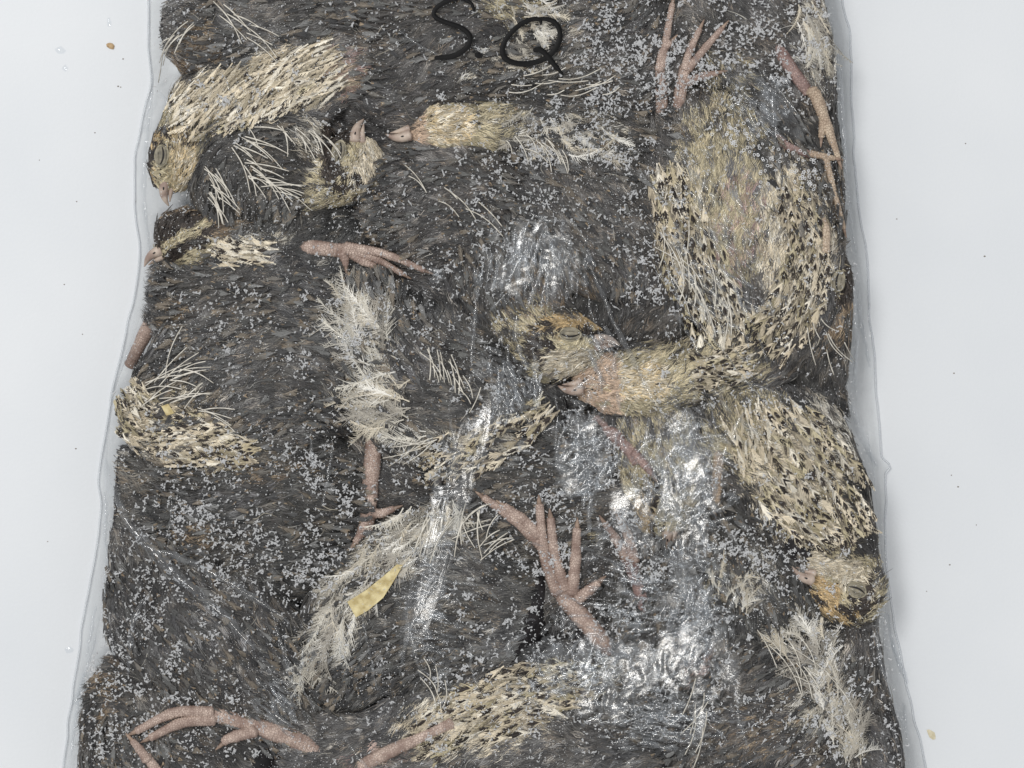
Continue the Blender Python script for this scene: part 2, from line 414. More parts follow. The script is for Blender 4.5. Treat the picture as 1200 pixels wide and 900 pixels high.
# outline of the bag in the table plane
EL = np.array([(172, -120), (173, 0), (174, 60), (176, 100), (166, 140), (158, 190), (157, 240), (163, 290), (156, 350), (140, 420), (128, 480), (116, 550), (118, 600), (112, 650), (100, 710), (90, 780), (80, 850), (74, 900), (62, 1020)], float)
ER = np.array([(975, -120), (986, 0), (996, 40), (997, 100), (1000, 160), (1004, 230), (1014, 290), (1018, 360), (1026, 440), (1031, 520), (1033, 536), (1043, 546), (1038, 554), (1038, 565), (1038, 640), (1042, 690), (1050, 740), (1062, 800), (1076, 860), (1086, 905), (1110, 1020)], float)
ML = np.array([(176, -120), (178, 0), (178, 60), (182, 110), (184, 150), (176, 185), (172, 240), (180, 290), (178, 340), (158, 400), (136, 460), (128, 520), (130, 600), (132, 660), (124, 720), (106, 780), (94, 860), (84, 1020)], float)
MR = np.array([(945, -120), (962, 0), (975, 60), (982, 130), (986, 200), (990, 280), (1000, 330), (998, 400), (990, 450), (1000, 520), (1018, 570), (1026, 640), (1034, 690), (1032, 740), (1040, 800), (1056, 860), (1080, 1020)], float)
for _E, _k in ((EL, 1.028), (ER, 1.028), (ML, 1.015), (MR, 1.015)):
    _E[:, 0] = 600 + (_E[:, 0] - 600) * _k; _E[:, 1] = 450 + (_E[:, 1] - 450) * _k
def xat(E, y): return np.interp(y, E[:, 1], E[:, 0])

quail('dark quail deep in the gap beside the thick pink shank and pale wing', [(395, 545, 30, 40, 22), (460, 565, 44, 62, 30), (520, 575, 40, 46, 28)], down=[])
quail('dark quail deep in the gap behind the closed grey eye and the belly up bird', [(690, 300, 30, 40, 22), (715, 360, 46, 60, 30), (700, 420, 40, 50, 26), (650, 460, 36, 40, 24)], down=[])
quail('dark quail deep between the forked central foot and the glossy patch', [(645, 750, 34, 46, 24), (650, 710, 46, 62, 30), (690, 660, 48, 66, 30), (740, 680, 40, 46, 26)], down=[])
quail('dark quail deep in the gap under the upright pale beak', [(385, 130, 26, 40, 22), (430, 140, 40, 60, 30), (480, 120, 36, 46, 26)], down=[])
quail('dark quail deep in the gap at the toe tips of the stretched pink foot', [(450, 330, 26, 36, 22), (505, 330, 42, 58, 30), (550, 345, 36, 44, 26)], down=[])
# ---- lofts and height map
GX0, GY0, GS = 40, -100, 2
GW, GHt = 560, 560
hm = np.zeros((GW, GHt)); owner = np.full((GW, GHt), -1)
def splat(h, p):
    xi = np.round((p[:, 0] - GX0) / GS).astype(int); yi = np.round((p[:, 1] - GY0) / GS).astype(int)
    ok = (xi >= 0) & (xi < GW) & (yi >= 0) & (yi < GHt)
    np.maximum.at(h, (xi[ok], yi[ok]), p[ok, 2])
def look(h, x, y):
    xi = np.clip(np.round((np.asarray(x) - GX0) / GS).astype(int), 0, GW - 1); yi = np.clip(np.round((np.asarray(y) - GY0) / GS).astype(int), 0, GHt - 1)
    return h[xi, yi]

RINGS, SEGS = 46, 28
def pack(v):
    """the tight film presses the heap flat on top and square at the sides"""
    v = v.copy()
    z = v[:, 2]
    z = np.where(z > 62, 62 + 46 * (1 - np.exp(-(z - 62) / 46)), z)
    a = xat(ML, v[:, 1]) + 2; b = xat(MR, v[:, 1]) - 2
    x = v[:, 0]
    x = np.where(x < a + 14, a + 14 * np.exp((x - a - 14) / 14), x)
    x = np.where(x > b - 14, b - 14 * np.exp((b - 14 - x) / 14), x)
    v[:, 0] = x; v[:, 2] = np.maximum(z, 4)
    return v
for qi, q in enumerate(Q):
    if q.get('head'):
        q['spine'][-3:-1, 3:] *= 1.1
    q['tone'] = (.68 + .6 * rng.random()) * np.array([1.01 + .04 * rng.random(), 1, 1.01 - .03 * rng.random()])
    s = catmull(q['spine'], RINGS)
    c = s[:, :3]
    rw, rh = np.maximum(s[:, 3], 3), np.maximum(s[:, 4], 3)
    rw = rw * (1 + .18 * np.clip((rw - 38) / 14, 0, 1))
    v, f, ring = loft(c, rw, rh, SEGS)
    n = (noise2(v[:, 0] + qi * 90, v[:, 1], 34, qi) - .5) * 10 + (noise2(v[:, 0], v[:, 1] + v[:, 2], 13, qi + 1) - .5) * 4
    cc = np.vstack([np.repeat(c, SEGS, 0), c[:1], c[-1:]])
    k = np.clip(np.concatenate([np.repeat(rw, SEGS), [3, 3]]) / 40, .2, 1)
    v = v + unit(v - cc) * (n * k)[:, None]
    v = pack(v)
    q['v'], q['f'] = v, f
    q['ring'] = v[:RINGS * SEGS].reshape(RINGS, SEGS, 3); q['c'] = pack(c)
    r = q['ring']; hb = np.zeros_like(hm)
    for a in np.linspace(0, 1, 5)[:-1]:
        for b in np.linspace(0, 1, 5)[:-1]:
            r1 = r[:-1] * (1 - a) + r[1:] * a
            r2 = r1 * (1 - b) + np.roll(r1, -1, 1) * b
            splat(hb, r2.reshape(-1, 3))
    owner = np.where(hb > hm, qi, owner); hm = np.maximum(hm, hb)
hm = np.where(hm < 1, maxf(hm, 2), hm)
hms = gblur(maxf(hm, 2), 3)
hmx = maxf(hm, 4)
film = gblur(maxf(hm, 8), 9) + 7        # the film draped over the heap
gxn, gyn = np.gradient(gblur(hm, 4), GS)

# ------------------------------------------------------------------ plumage
PAL = {k: np.array([lin(c) for c in v]) for k, v in dict(
    dark=[(88, 88, 87), (64, 64, 64), (104, 104, 102), (80, 78, 76), (118, 114, 108), (54, 54, 55), (92, 92, 92), (128, 119, 107), (128, 128, 127), (70, 70, 71), (164, 160, 152)],
    cream=[(210, 200, 180), (228, 221, 206), (192, 180, 158), (170, 160, 140), (218, 206, 184)],
    pale=[(204, 200, 190), (186, 181, 170), (220, 217, 210), (160, 155, 146), (196, 188, 172)],
    straw=[(184, 174, 146), (164, 154, 128), (198, 188, 160), (148, 139, 116), (190, 178, 150)],
    pinkish=[(172, 148, 142), (150, 126, 122), (188, 166, 156), (176, 158, 138)],
    tan=[(146, 128, 106), (126, 110, 92), (162, 144, 120), (106, 93, 80)],
    grey=[(120, 119, 121), (140, 139, 140), (102, 101, 104)],
).items()}
DARK_P = np.array([5, 4, 4, 4, 2, 3, 4, 1.2, 1.2, 3, .5]); DARK_P /= DARK_P.sum()
GAIN = 1.12

def down_colour(q, x, y):
    n = len(x)
    col = PAL['dark'][rng.choice(len(PAL['dark']), n, p=DARK_P)].copy()
    br = 0.5 + 1.0 * noise2(x, y, 30, 3) + .35 * (noise2(x, y, 7, 5) - .5)
    warm = noise2(x, y, 46, 6)
    col *= br[:, None] * q['tone']
    col *= 1 + (warm[:, None] - .5) * np.array([.09, .03, -.06])
    dl = list(q.get('down', []))
    if q.get('head'):
        hc_ = np.array(q['head']['c']) - 30 * unit(np.array(q['head']['f'], float))
        dl.append((hc_[0], hc_[1], 46, 46, 'tan' if q['head']['tone'] == 'dark' else 'straw', .75))
    for (px, py, rx, ry, pal, s) in dl:
        d = ((x - px) / rx) ** 2 + ((y - py) / ry) ** 2
        p = s * np.clip(1.35 - d, 0, 1) * (0.55 + .8 * noise2(x, y, 12, 2))
        m = rng.random(n) < p
        k = m.sum()
        col[m] = PAL[pal][rng.integers(0, len(PAL[pal]), k)] * (.85 + .3 * rng.random((k, 1)))
    return col * GAIN

def sample_body(q, n):
    r = q['ring']
    a = np.linalg.norm(np.roll(r, -1, 1)[:-1] - r[:-1], axis=2) * np.linalg.norm(r[1:] - r[:-1], axis=2)
    e1 = r[1:] - r[:-1]; e2 = np.roll(r, -1, 1)[:-1] - r[:-1]
    nor = unit(np.cross(e1, e2))
    cen = r[:-1] - q['c'][:-1, None]
    nor = nor * np.sign((nor * cen).sum(-1, keepdims=True))
    a = a * (nor[..., 2] > -0.05)
    p = (a / a.sum()).ravel()
    idx = rng.choice(len(p), n, p=p)
    i, j = np.divmod(idx, SEGS)
    u, v = rng.random((n, 1)), rng.random((n, 1))
    jj = (j + 1) % SEGS
    pos = (r[i, j] * (1 - u) + r[i + 1, j] * u) * (1 - v) + (r[i, jj] * (1 - u) + r[i + 1, jj] * u) * v
    T = unit(q['c'][i + 1] - q['c'][i])
    return pos, nor[i, j], T, i / RINGS

def strands(root, nor, d, L, col, n_child, spread, width, lift, bend, tipconv=.45, K=5, tip=(1, 1, 1)):
    """clumped curving strands round guides; everything per guide is (g,...)"""
    g = len(root)
    side = unit(np.cross(nor, d))
    b = (rng.standard_normal(g) * bend)
    rep = lambda a: np.repeat(a, n_child, 0)
    R, N, D, SD = rep(root), rep(nor), rep(d), rep(side)
    m = len(R)
    Lc = rep(L) * (0.75 + .5 * rng.random(m))
    bb = rep(b) + rng.standard_normal(m) * bend * .5
    o1 = rng.standard_normal(m) * spread; o2 = rng.standard_normal(m) * spread
    t = np.linspace(0, 1, K)[None, :]
    conv = 1 - tipconv * t
    wob = rng.standard_normal((m, 1)) * .06
    P = (R[:, None] + D[:, None] * (Lc[:, None] * t + o2[:, None])[..., None]
         + SD[:, None] * (o1[:, None] * conv + bb[:, None] * Lc[:, None] * (t ** 2) + wob * Lc[:, None] * np.sin(t * 7 + rng.random((m, 1)) * 6))[..., None]
         + N[:, None] * ((lift * rep(np.ones(g)))[:, None] * Lc[:, None] * (t - .75 * t ** 2) + .8)[..., None])
    cc = rep(col) * (.5 + 1.0 * rng.random((m, 1)) ** 1.3)
    Cc = np.repeat(cc[:, None], K, 1) * (1 + (np.array(tip) - 1)[None, None] * (t[..., None]))
    W = width * (.6 + .8 * rng.random((m, 1))) * (1 - .75 * t ** 1.5)
    return P, Cc, W

def flat(d, nor):
    d = d - nor * (d * nor).sum(-1, keepdims=True)
    return unit(d)

HEAD_L = 40.0
def head_local(h, x, y):
    f = unit(np.array(h['f'], float)); cr = np.array(h['crown'], float); cr = unit(cr - f * (cr @ f))
    dx = np.stack([x - h['c'][0], y - h['c'][1]], -1)
    return dx @ f / HEAD_L, dx @ cr / 33.0, f, cr

def head_colour(h, x, y):
    u, v, f, cr = head_local(h, x, y)
    n = len(x)
    pick = lambda pal: PAL[pal][rng.integers(0, len(PAL[pal]), n)]
    base = pick('straw')
    tone = h['tone']
    nz = noise2(x, y, 8, 4) - .5
    buff = lin((190, 172, 138)) * (.7 + .6 * rng.random((n, 1)))
    orange = lin((170, 148, 112)) * (.7 + .6 * rng.random((n, 1)))
    blk = lin((52, 46, 42)) * (.6 + .9 * rng.random((n, 1)))
    if tone == 'throat':
        c = np.where((rng.random(n) < .4)[:, None], buff, pick('cream'))
        c = np.where((np.abs(v) > .62 + nz * .3)[:, None], pick('straw') * .8, c)
        c = np.where(((u > .35) & (nz > -.2))[:, None], lin((188, 166, 146)), c)
    elif tone == 'dark':
        c = blk * 1.2
        st = np.abs(v - .05 + nz * .2) < .16
        c = np.where(st[:, None], pick('straw'), c)
        c = np.where((v < -.45 + nz * .3)[:, None], pick('straw') * .8, c)
    else:
        c = base
        c = np.where((v < -.1 + nz * .3)[:, None], pick('cream') * (.9 if tone != 'olive' else .75), c)
        c = np.where(((v > .42 + nz * .3))[:, None], orange if tone in ('orange', 'olive', 'buff') else blk * 1.6, c)
        st = np.abs(v - .62 + .25 * u + nz * .25) < .10
        c = np.where(st[:, None], blk, c)
        ear = ((u + .42 + nz * .3) / .16) ** 2 + ((v + .05 + nz * .5) / .3) ** 2 < 1
        c = np.where(ear[:, None], blk, c)
        band = (u < -.38 + nz * .2) & (np.sin(u * 15 + v * 3.5 + nz * 2) > .15) & (np.abs(v) < .85)
        c = np.where(band[:, None], blk * 1.1, c)
        brow = (np.abs(v - .52 + .3 * (u - .1) ** 2 + nz * .12) < .07) & (u > -.7)
        c = np.where(brow[:, None], blk, c)
        back = (u < -.62 + nz * .2) & (np.abs(v) < .5) & (nz > -.1)
        c = np.where(back[:, None], blk * 1.3, c)
        if tone == 'orange':
            c = np.where(((u > .05) & (v > -.1) & (nz > -.25))[:, None], orange * 1.25, c)
        if tone == 'buff':
            c = np.where(((v < .1) & (rng.random(n) < .5))[:, None], buff, c)
    return c * GAIN

# ---- legs, beaks, eyes -------------------------------------------------
def tube(pts, radii, segs=10, n=14, flatten=.85, rough=.06):
    P = np.array(pts, float)
    s = catmull(np.hstack([P, np.array(radii, float)[:, None]]), n)
    rr = np.maximum(s[:, 3] * (1 + rng.standard_normal(n) * rough * .5), .6)
    v, f, r = loft(s[:, :3], rr, rr * flatten, segs)
    return v, f

def put_z(pts, dz):
    """lay a polyline of (x, y) or (x, y, dz) on the heap"""
    out = []
    for p in pts:
        z = look(hms, p[0], p[1]) + dz + (p[2] if len(p) > 2 else 0)
        out.append((p[0], p[1], z))
    out = np.array(out, float)
    if len(out) > 2:
        out[1:-1, 2] = .25 * out[:-2, 2] + .5 * out[1:-1, 2] + .25 * out[2:, 2]
    return out

def scaled_toe(pts, r0, r1):
    """toe with ringed scales: fine rings along a tube"""
    P = np.array(pts, float)
    L = np.linalg.norm(np.diff(P, axis=0), axis=1).sum()
    n = int(max(20, L / .85))
    s = catmull(np.hstack([P, np.linspace(r0, r1, len(P))[:, None]]), n)
    rr = s[:, 3] * (1 + .17 * ((np.arange(n) % 4) / 4 - .4)) * (1 + .14 * np.exp(-((np.linspace(0, 1, n) - .55) / .07) ** 2))
    rr[-1] *= .6
    v, f, r = loft(s[:, :3], rr, rr * .85, 9)
    return v, f, s

def leg(parent, shank, toes, r=(8, 7), toe_r=(5.2, 3.0), dz=6, mat=None, toe_mat=None):
    mat = mat or M_LEG
    P = put_z(shank, 3)
    P[:, 2] += dz - 6 - np.linspace(r[0], r[1], len(P)) * .45
    P[0, 2] -= 12
    L = np.linalg.norm(np.diff(P, axis=0), axis=1).sum()
    n = int(max(24, L / 1.1))
    s = catmull(np.hstack([P, np.linspace(r[0], r[1], len(P))[:, None]]), n)
    ph = (np.arange(n) % 4) / 4
    rr = s[:, 3] * (1 + .10 * (ph - .5)) * (1 + .10 * (noise2(np.arange(n), np.arange(n) * 0, 9, 3) - .5)); rr[-3:] *= 1.1; rr *= .88
    v, f, _ = loft(s[:, :3], rr, rr * .85, 12)
    lo = mesh_obj('leg', v, f, mat, parent)
    for t in toes:
        T = put_z(t, dz - toe_r[0] * .25)
        v, f, s = scaled_toe(T, *toe_r)
        base = mesh_obj('toe', v, f, toe_mat or mat, parent)
        base.parent = lo
        d = unit(s[-1, :3] - s[-3, :3])
        e = s[-1, :3]
        cl = np.array([e - d * 1.5, e + d * 5 + [0, 0, .8], e + d * 11 + [0, 0, 1]])
        v, f = tube(cl, [toe_r[1] * .7, toe_r[1] * .5, .5], 7, 8)
        co = mesh_obj('claw', v, f, M_CLAW, parent); co.parent = base
    return lo

def beak(parent, h, q):
    u, v_, f, cr = head_local(h, np.array([0.]), np.array([0.]))
    e = q['c'][-1]
    f3 = np.array([*f, 0]); c3 = np.array([*cr, 0])
    k = h.get('beak', 1.0)
    e = e - f3 * 3 + np.array([0, 0, 3.0])
    e[2] = max(e[2], min(look(hms, e[0] + f3[0] * 10, e[1] + f3[1] * 10) + 4, e[2] + 16))
    up = np.array([e - f3 * 3 + c3 * 3 + [0, 0, 3], e + f3 * 8 * k + c3 * 4.5 + [0, 0, 2.5], e + f3 * 17 * k + c3 * 2.5 + [0, 0, 0], e + f3 * 25 * k - c3 * 2.5 + [0, 0, -3]])
    s = catmull(np.hstack([up, np.array([9, 7, 4.6, .9])[:, None]]), 14)
    v1, f1, _ = loft(s[:, :3], s[:, 3] * .8, s[:, 3] * .9, 12)
    lo = np.array([e - f3 * 3 - c3 * 5 + [0, 0, 1], e + f3 * 8 * k - c3 * 3.5, e + f3 * 20 * k - c3 * 3.2 + [0, 0, -3]])
    s = catmull(np.hstack([lo, np.array([7, 4.6, .9])[:, None]]), 12)
    v2, f2, _ = loft(s[:, :3], s[:, 3] * .7, s[:, 3] * .8, 10)
    b = mesh_obj('beak', v1, f1, M_BEAK, parent)
    b2 = mesh_obj('lower_beak', v2, f2, M_BEAK, parent); b2.parent = b
    ns = e + f3 * 5 + c3 * 4 + [0, 0, 9]
    v3, f3_ = tube([ns - f3 * 2.5, ns, ns + f3 * 2.5], [.6, 1.3, .6], 6, 6)
    b3 = mesh_obj('nostril', v3, f3_, M_SLIT, parent); b3.parent = b

def ring_mesh(c, f3, c3, a, b, r, z0, n=28):
    th = np.linspace(0, 2 * np.pi, n, endpoint=False)
    k = np.linspace(0, 2 * np.pi, 6, endpoint=False)
    rad = np.array([math.cos(x) for x in th])
    out = []
    for t in th:
        o = f3 * math.cos(t) * a + c3 * math.sin(t) * b
        d = unit(o)
        rr = r * (1 + .35 * math.sin(3 * t + c[0]) + .3 * math.sin(5 * t + c[1])); o = o * (1 + .05 * math.sin(2 * t + c[0]))
        for x in k:
            out.append(c + o + d * rr * math.cos(x) + np.array([0, 0, z0 + rr * math.sin(x)]))
    f = []
    for i in range(n):
        for j in range(6):
            f.append((i * 6 + j, i * 6 + (j + 1) % 6, ((i + 1) % n) * 6 + (j + 1) % 6, ((i + 1) % n) * 6 + j))
    return np.array(out), f

def eye(parent, h):
    u, v_, f, cr = head_local(h, np.array([0.]), np.array([0.]))
    f3 = np.array([*f, 0]); c3 = np.array([*cr, 0])
    ex, ey = h['eye']
    z = look(hmx, ex, ey) + 1.2
    c = np.array([ex, ey, z])
    n, m = 10, 24
    V, F = [], []
    for i in range(n + 1):
        a = i / n * math.pi / 2
        for j in range(m):
            t = 2 * math.pi * j / m
            V.append(c + f3 * 12 * math.cos(a) * math.cos(t) + c3 * 8 * math.cos(a) * math.sin(t) + np.array([0, 0, 3.6 * math.sin(a) + .5 * math.sin(9 * math.cos(a) * math.sin(t))]))
    for i in range(n):
        for j in range(m):
            F.append((i * m + j, i * m + (j + 1) % m, (i + 1) * m + (j + 1) % m, (i + 1) * m + j))
    e = mesh_obj('eye', np.array(V), F, M_LID, parent)
    v, fc = ring_mesh(c, f3, c3, 12.0, 8.2, .9, .5)
    o = mesh_obj('eyelid', v, fc, M_LIDRIM, parent); o.parent = e
    arc = [c + f3 * x - c3 * (2.5 * (1 - (x / 10) ** 2)) + np.array([0, 0, 3.6 * math.sqrt(max(0, 1 - (x / 12.5) ** 2 - .05)) + .3]) for x in np.linspace(-10, 10, 9)]
    v, fc = tube(arc, [.4, .8, 1.0, 1.1, 1.1, 1.1, 1.0, .8, .4], 6, 16)
    o = mesh_obj('eye_slit', v, fc, M_SLIT, parent); o.parent = e
    for k_, w_ in ((2.2, .45), (4.4, .4), (-5.2, .4)):       # folds of the closed lid
        arc = [c + f3 * x + c3 * (k_ * (1 - (x / 12) ** 2)) + np.array([0, 0, 3.6 * math.sqrt(max(0, 1 - (x / 12.5) ** 2 - (k_ / 8.6) ** 2)) + .3]) for x in np.linspace(-9, 9, 9)]
        v, fc = tube(arc, [.2, .6 * w_ * 2, w_ * 2, w_ * 2, w_ * 2, w_ * 2, w_ * 2, .6 * w_ * 2, .2], 6, 16)
        o = mesh_obj('lid_fold', v, fc, M_LID, parent); o.parent = e

# ---- feathers: shaft plus barbs, tinted along their own pattern -------
def feathers(pos, d2, L, Wd, scheme, tilt=.2, M=18, K=4):
    """pos (n,3), d2 (n,2) pointing root to tip; returns curve batches"""
    n = len(pos)
    if scheme == 'pale': M = int(M * 1.45)
    d2 = unit(d2)
    if scheme == 'pale': tilt = min(tilt, .07)
    nx = -look(gxn, pos[:, 0], pos[:, 1]); ny = -look(gyn, pos[:, 0], pos[:, 1])
    nor = unit(np.stack([np.clip(nx, -1.2, 1.2), np.clip(ny, -1.2, 1.2), np.ones(n)], -1))
    d = flat(np.concatenate([d2, np.zeros((n, 1))], 1), nor)
    sd = np.cross(nor, d)
    bend = rng.standard_normal(n) * (.45 if scheme == 'pale' else .12)
    def axis(t):
        t = t[..., None]
        return (pos[:, None] + d[:, None] * (L[:, None, None] * t) + sd[:, None] * (bend[:, None, None] * L[:, None, None] * t ** 2)
                + nor[:, None] * (L[:, None, None] * tilt * (t - .55 * t ** 2) + 1.0))
    ts = np.linspace(0, 1, 5)[None].repeat(n, 0)
    shaft = axis(ts)
    light = dict(pale=PAL['pale'], dark=PAL['dark'][:10]).get(scheme, PAL['cream'])
    lc = light[rng.integers(0, len(light), n)] * (.74 + .46 * rng.random((n, 1)))
    if scheme == 'dark': lc = lc * .82
    if scheme == 'spot':
        tw = rng.random((n, 1)) < .25
        lc = np.where(tw, PAL['straw'][rng.integers(0, 5, n)], lc)
    dk = lin((62, 56, 53)) * (.6 + .8 * rng.random((n, 1)))
    spotted = rng.random(n) < dict(spot=.85, few=.3, pale=.03, dark=0)[scheme]
    t0 = .40 + .12 * rng.random(n); t1 = .76 + .16 * rng.random(n); wl = .6 + .35 * rng.random(n)
    out = [(shaft, np.repeat((lc * 1.05)[:, None], 5, 1), np.linspace(.9, .35, 5)[None].repeat(n, 0))]
    ns = int(spotted.sum())
    if ns:
        a0, a1 = t0[spotted], t1[spotted]
        kk = np.linspace(0, 1, 7)
        tt = a0[:, None] + (a1 - a0)[:, None] * kk[None]
        full = np.zeros((n, 7)); full[spotted] = tt
        SPt = axis(full)[spotted] + nor[spotted][:, None] * .9
        wr_ = (Wd[spotted][:, None] * (.22 + .2 * rng.random((ns, 1)))) * np.sin(np.pi * kk[None] ** 1.5) ** .8 + .15
        out.append((SPt, np.repeat((dk[spotted] * .75)[:, None], 7, 1), wr_))
    tm = np.linspace(.12, 1.0, M)
    jit = (rng.random((n, M)) - .5) * .09
    t = tm[None] + jit
    A = axis(np.clip(t, 0, 1.02))                                     # barb roots
    prof = np.sin(np.pi * np.clip(t, 0, 1) ** .75) ** .7 * .9 + .15
    s = np.linspace(0, 1, K)
    curl = (rng.random((n, M)) - .5) * (1.5 if scheme == 'pale' else .3)
    for sgn in (-1, 1):
        bl = (Wd[:, None] * prof * ((.75 + .5 * rng.random((n, M))) if scheme != 'pale' else (.45 + 1.1 * rng.random((n, M)))))
        ang = (.38 + .26 * rng.random((n, M))) if scheme != 'pale' else (.3 + .75 * rng.random((n, M)))
        sx = np.sin(ang)[..., None] * sgn; cx = np.cos(ang)[..., None]
        bd = d[:, None] * cx + sd[:, None] * sx
        P = A[:, :, None] + bd[:, :, None] * (bl[..., None, None] * s[None, None, :, None] * 1.35) + d[:, None, None] * (bl[..., None, None] * .35 * (s ** 2)[None, None, :, None]) + sd[:, None, None] * (bl * curl)[..., None, None] * (s ** 2)[None, None, :, None] - nor[:, None, None] * (bl[..., None, None] * .12 * (s ** 2)[None, None, :, None])
        inner = (s[None, None] < wl[:, None, None])
        blk = spotted[:, None, None] & (t > t0[:, None])[..., None] & (t < t1[:, None])[..., None] & inner
        base = (t < .28)[..., None] & np.ones_like(inner)
        col = np.where(blk[..., None], dk[:, None, None] * .8, lc[:, None, None] * (.85 + .3 * rng.random((n, M, 1, 1))))
        if scheme == 'dark':          # some tan tipped, some plain
            tipc = PAL['tan'][rng.integers(0, 4, n)] * (.4 + .7 * rng.random((n, 1)))
            tm_ = ((t > .80)[..., None] & np.ones_like(inner)) & (rng.random((n, 1, 1)) < .4)
            col = np.where(tm_[..., None], tipc[:, None, None], col)
        col = np.where(base[..., None] & (scheme != 'pale'), .5 * col + .5 * dk[:, None, None], col)
        Wr = np.broadcast_to(((.38 if scheme == 'pale' else .5 if scheme == 'dark' else .66) * (1 - .55 * s))[None, None], (n, M, K))
        out.append((P.reshape(n * M, K, 3), (col * GAIN).reshape(n * M, K, 3), Wr.reshape(n * M, K)))
    return out

def patch(path, n, L, Wd, scheme, zoff=6.5, own=None):
    """n feathers strewn along a path of (x, y, half width, dx, dy)"""
    P = np.array(path, float)
    s = catmull(np.hstack([P[:, :2], np.zeros((len(P), 1)), P[:, 2:]]), 60)
    tgs = unit(np.gradient(s[:, :2], axis=0))
    seg = np.linalg.norm(np.diff(s[:, :2], axis=0), axis=1).sum()
    wmean = s[:, 3].mean() * 2
    if scheme == 'pale':
        k = rng.integers(0, 60, n); off = rng.random(n) * 2 - 1
    else:                       # shingled rows, every other row shifted by half a feather
        sp = math.sqrt(seg * wmean / n)
        na, nb = max(2, int(seg / (sp * 1.25))), max(2, int(wmean / (sp * .8)))
        ka, kb = np.meshgrid(np.arange(na), np.arange(nb), indexing='ij')
        ka, kb = ka.ravel(), kb.ravel(); n = len(ka)
        k = np.clip(((ka + .5 + rng.standard_normal(n) * .16) / na * 59).astype(int), 0, 59)
        off = (kb + .25 + .5 * (ka % 2) + rng.standard_normal(n) * .14) / nb * 2 - 1
    c = s[k]; tg = tgs[k]
    pr = np.stack([-tg[:, 1], tg[:, 0]], -1)
    xy = c[:, :2] + pr * (off * c[:, 3])[:, None] + rng.standard_normal((n, 2)) * 1.2
    if own is not None or scheme != 'pale':
        kp = noise2(xy[:, 0], xy[:, 1], 13, 6) > .24
        if own is not None: kp &= look(owner, xy[:, 0], xy[:, 1]) == own
        xy, c, n = xy[kp], c[kp], int(kp.sum())
        if n == 0: return []
    d = unit(c[:, 4:6]) + rng.standard_normal((n, 2)) * (.3 if scheme == 'pale' else .19)
    Ls = L * (.6 + .8 * rng.random(n)); Ws = Wd * (.75 + .5 * rng.random(n))
    xy = xy - unit(d) * Ls[:, None] * .4
    z = look(hms, xy[:, 0], xy[:, 1]) + zoff + rng.random(n) * 3
    return feathers(np.concatenate([xy, z[:, None]], 1), d, Ls, Ws, scheme)

def big_feather(parent, root, tip, Wd, scheme='pale', M=34, mat=None):
    r = np.array([root], float); d = np.array([tip], float) - r
    z = look(hms, r[:, 0], r[:, 1]) + 6
    L = np.linalg.norm(d, axis=1)
    bt = feathers(np.concatenate([r, z[:, None]], 1), d, L, np.array([Wd], float), scheme, tilt=.05, M=M, K=5)
    return curves_obj('feather', bt, M_FEATHER, parent, None)

def pin(parent, pts, r=1.2, dz=10, mat=None):
    P = put_z(pts, dz)
    n = len(P)
    rad = np.linspace(r, r * .35, n); rad[0] *= .6
    v, f = tube(P, rad, 6, 10, .8, .02)
    return mesh_obj('pin_feather', v, f, mat or M_QUILL, parent)

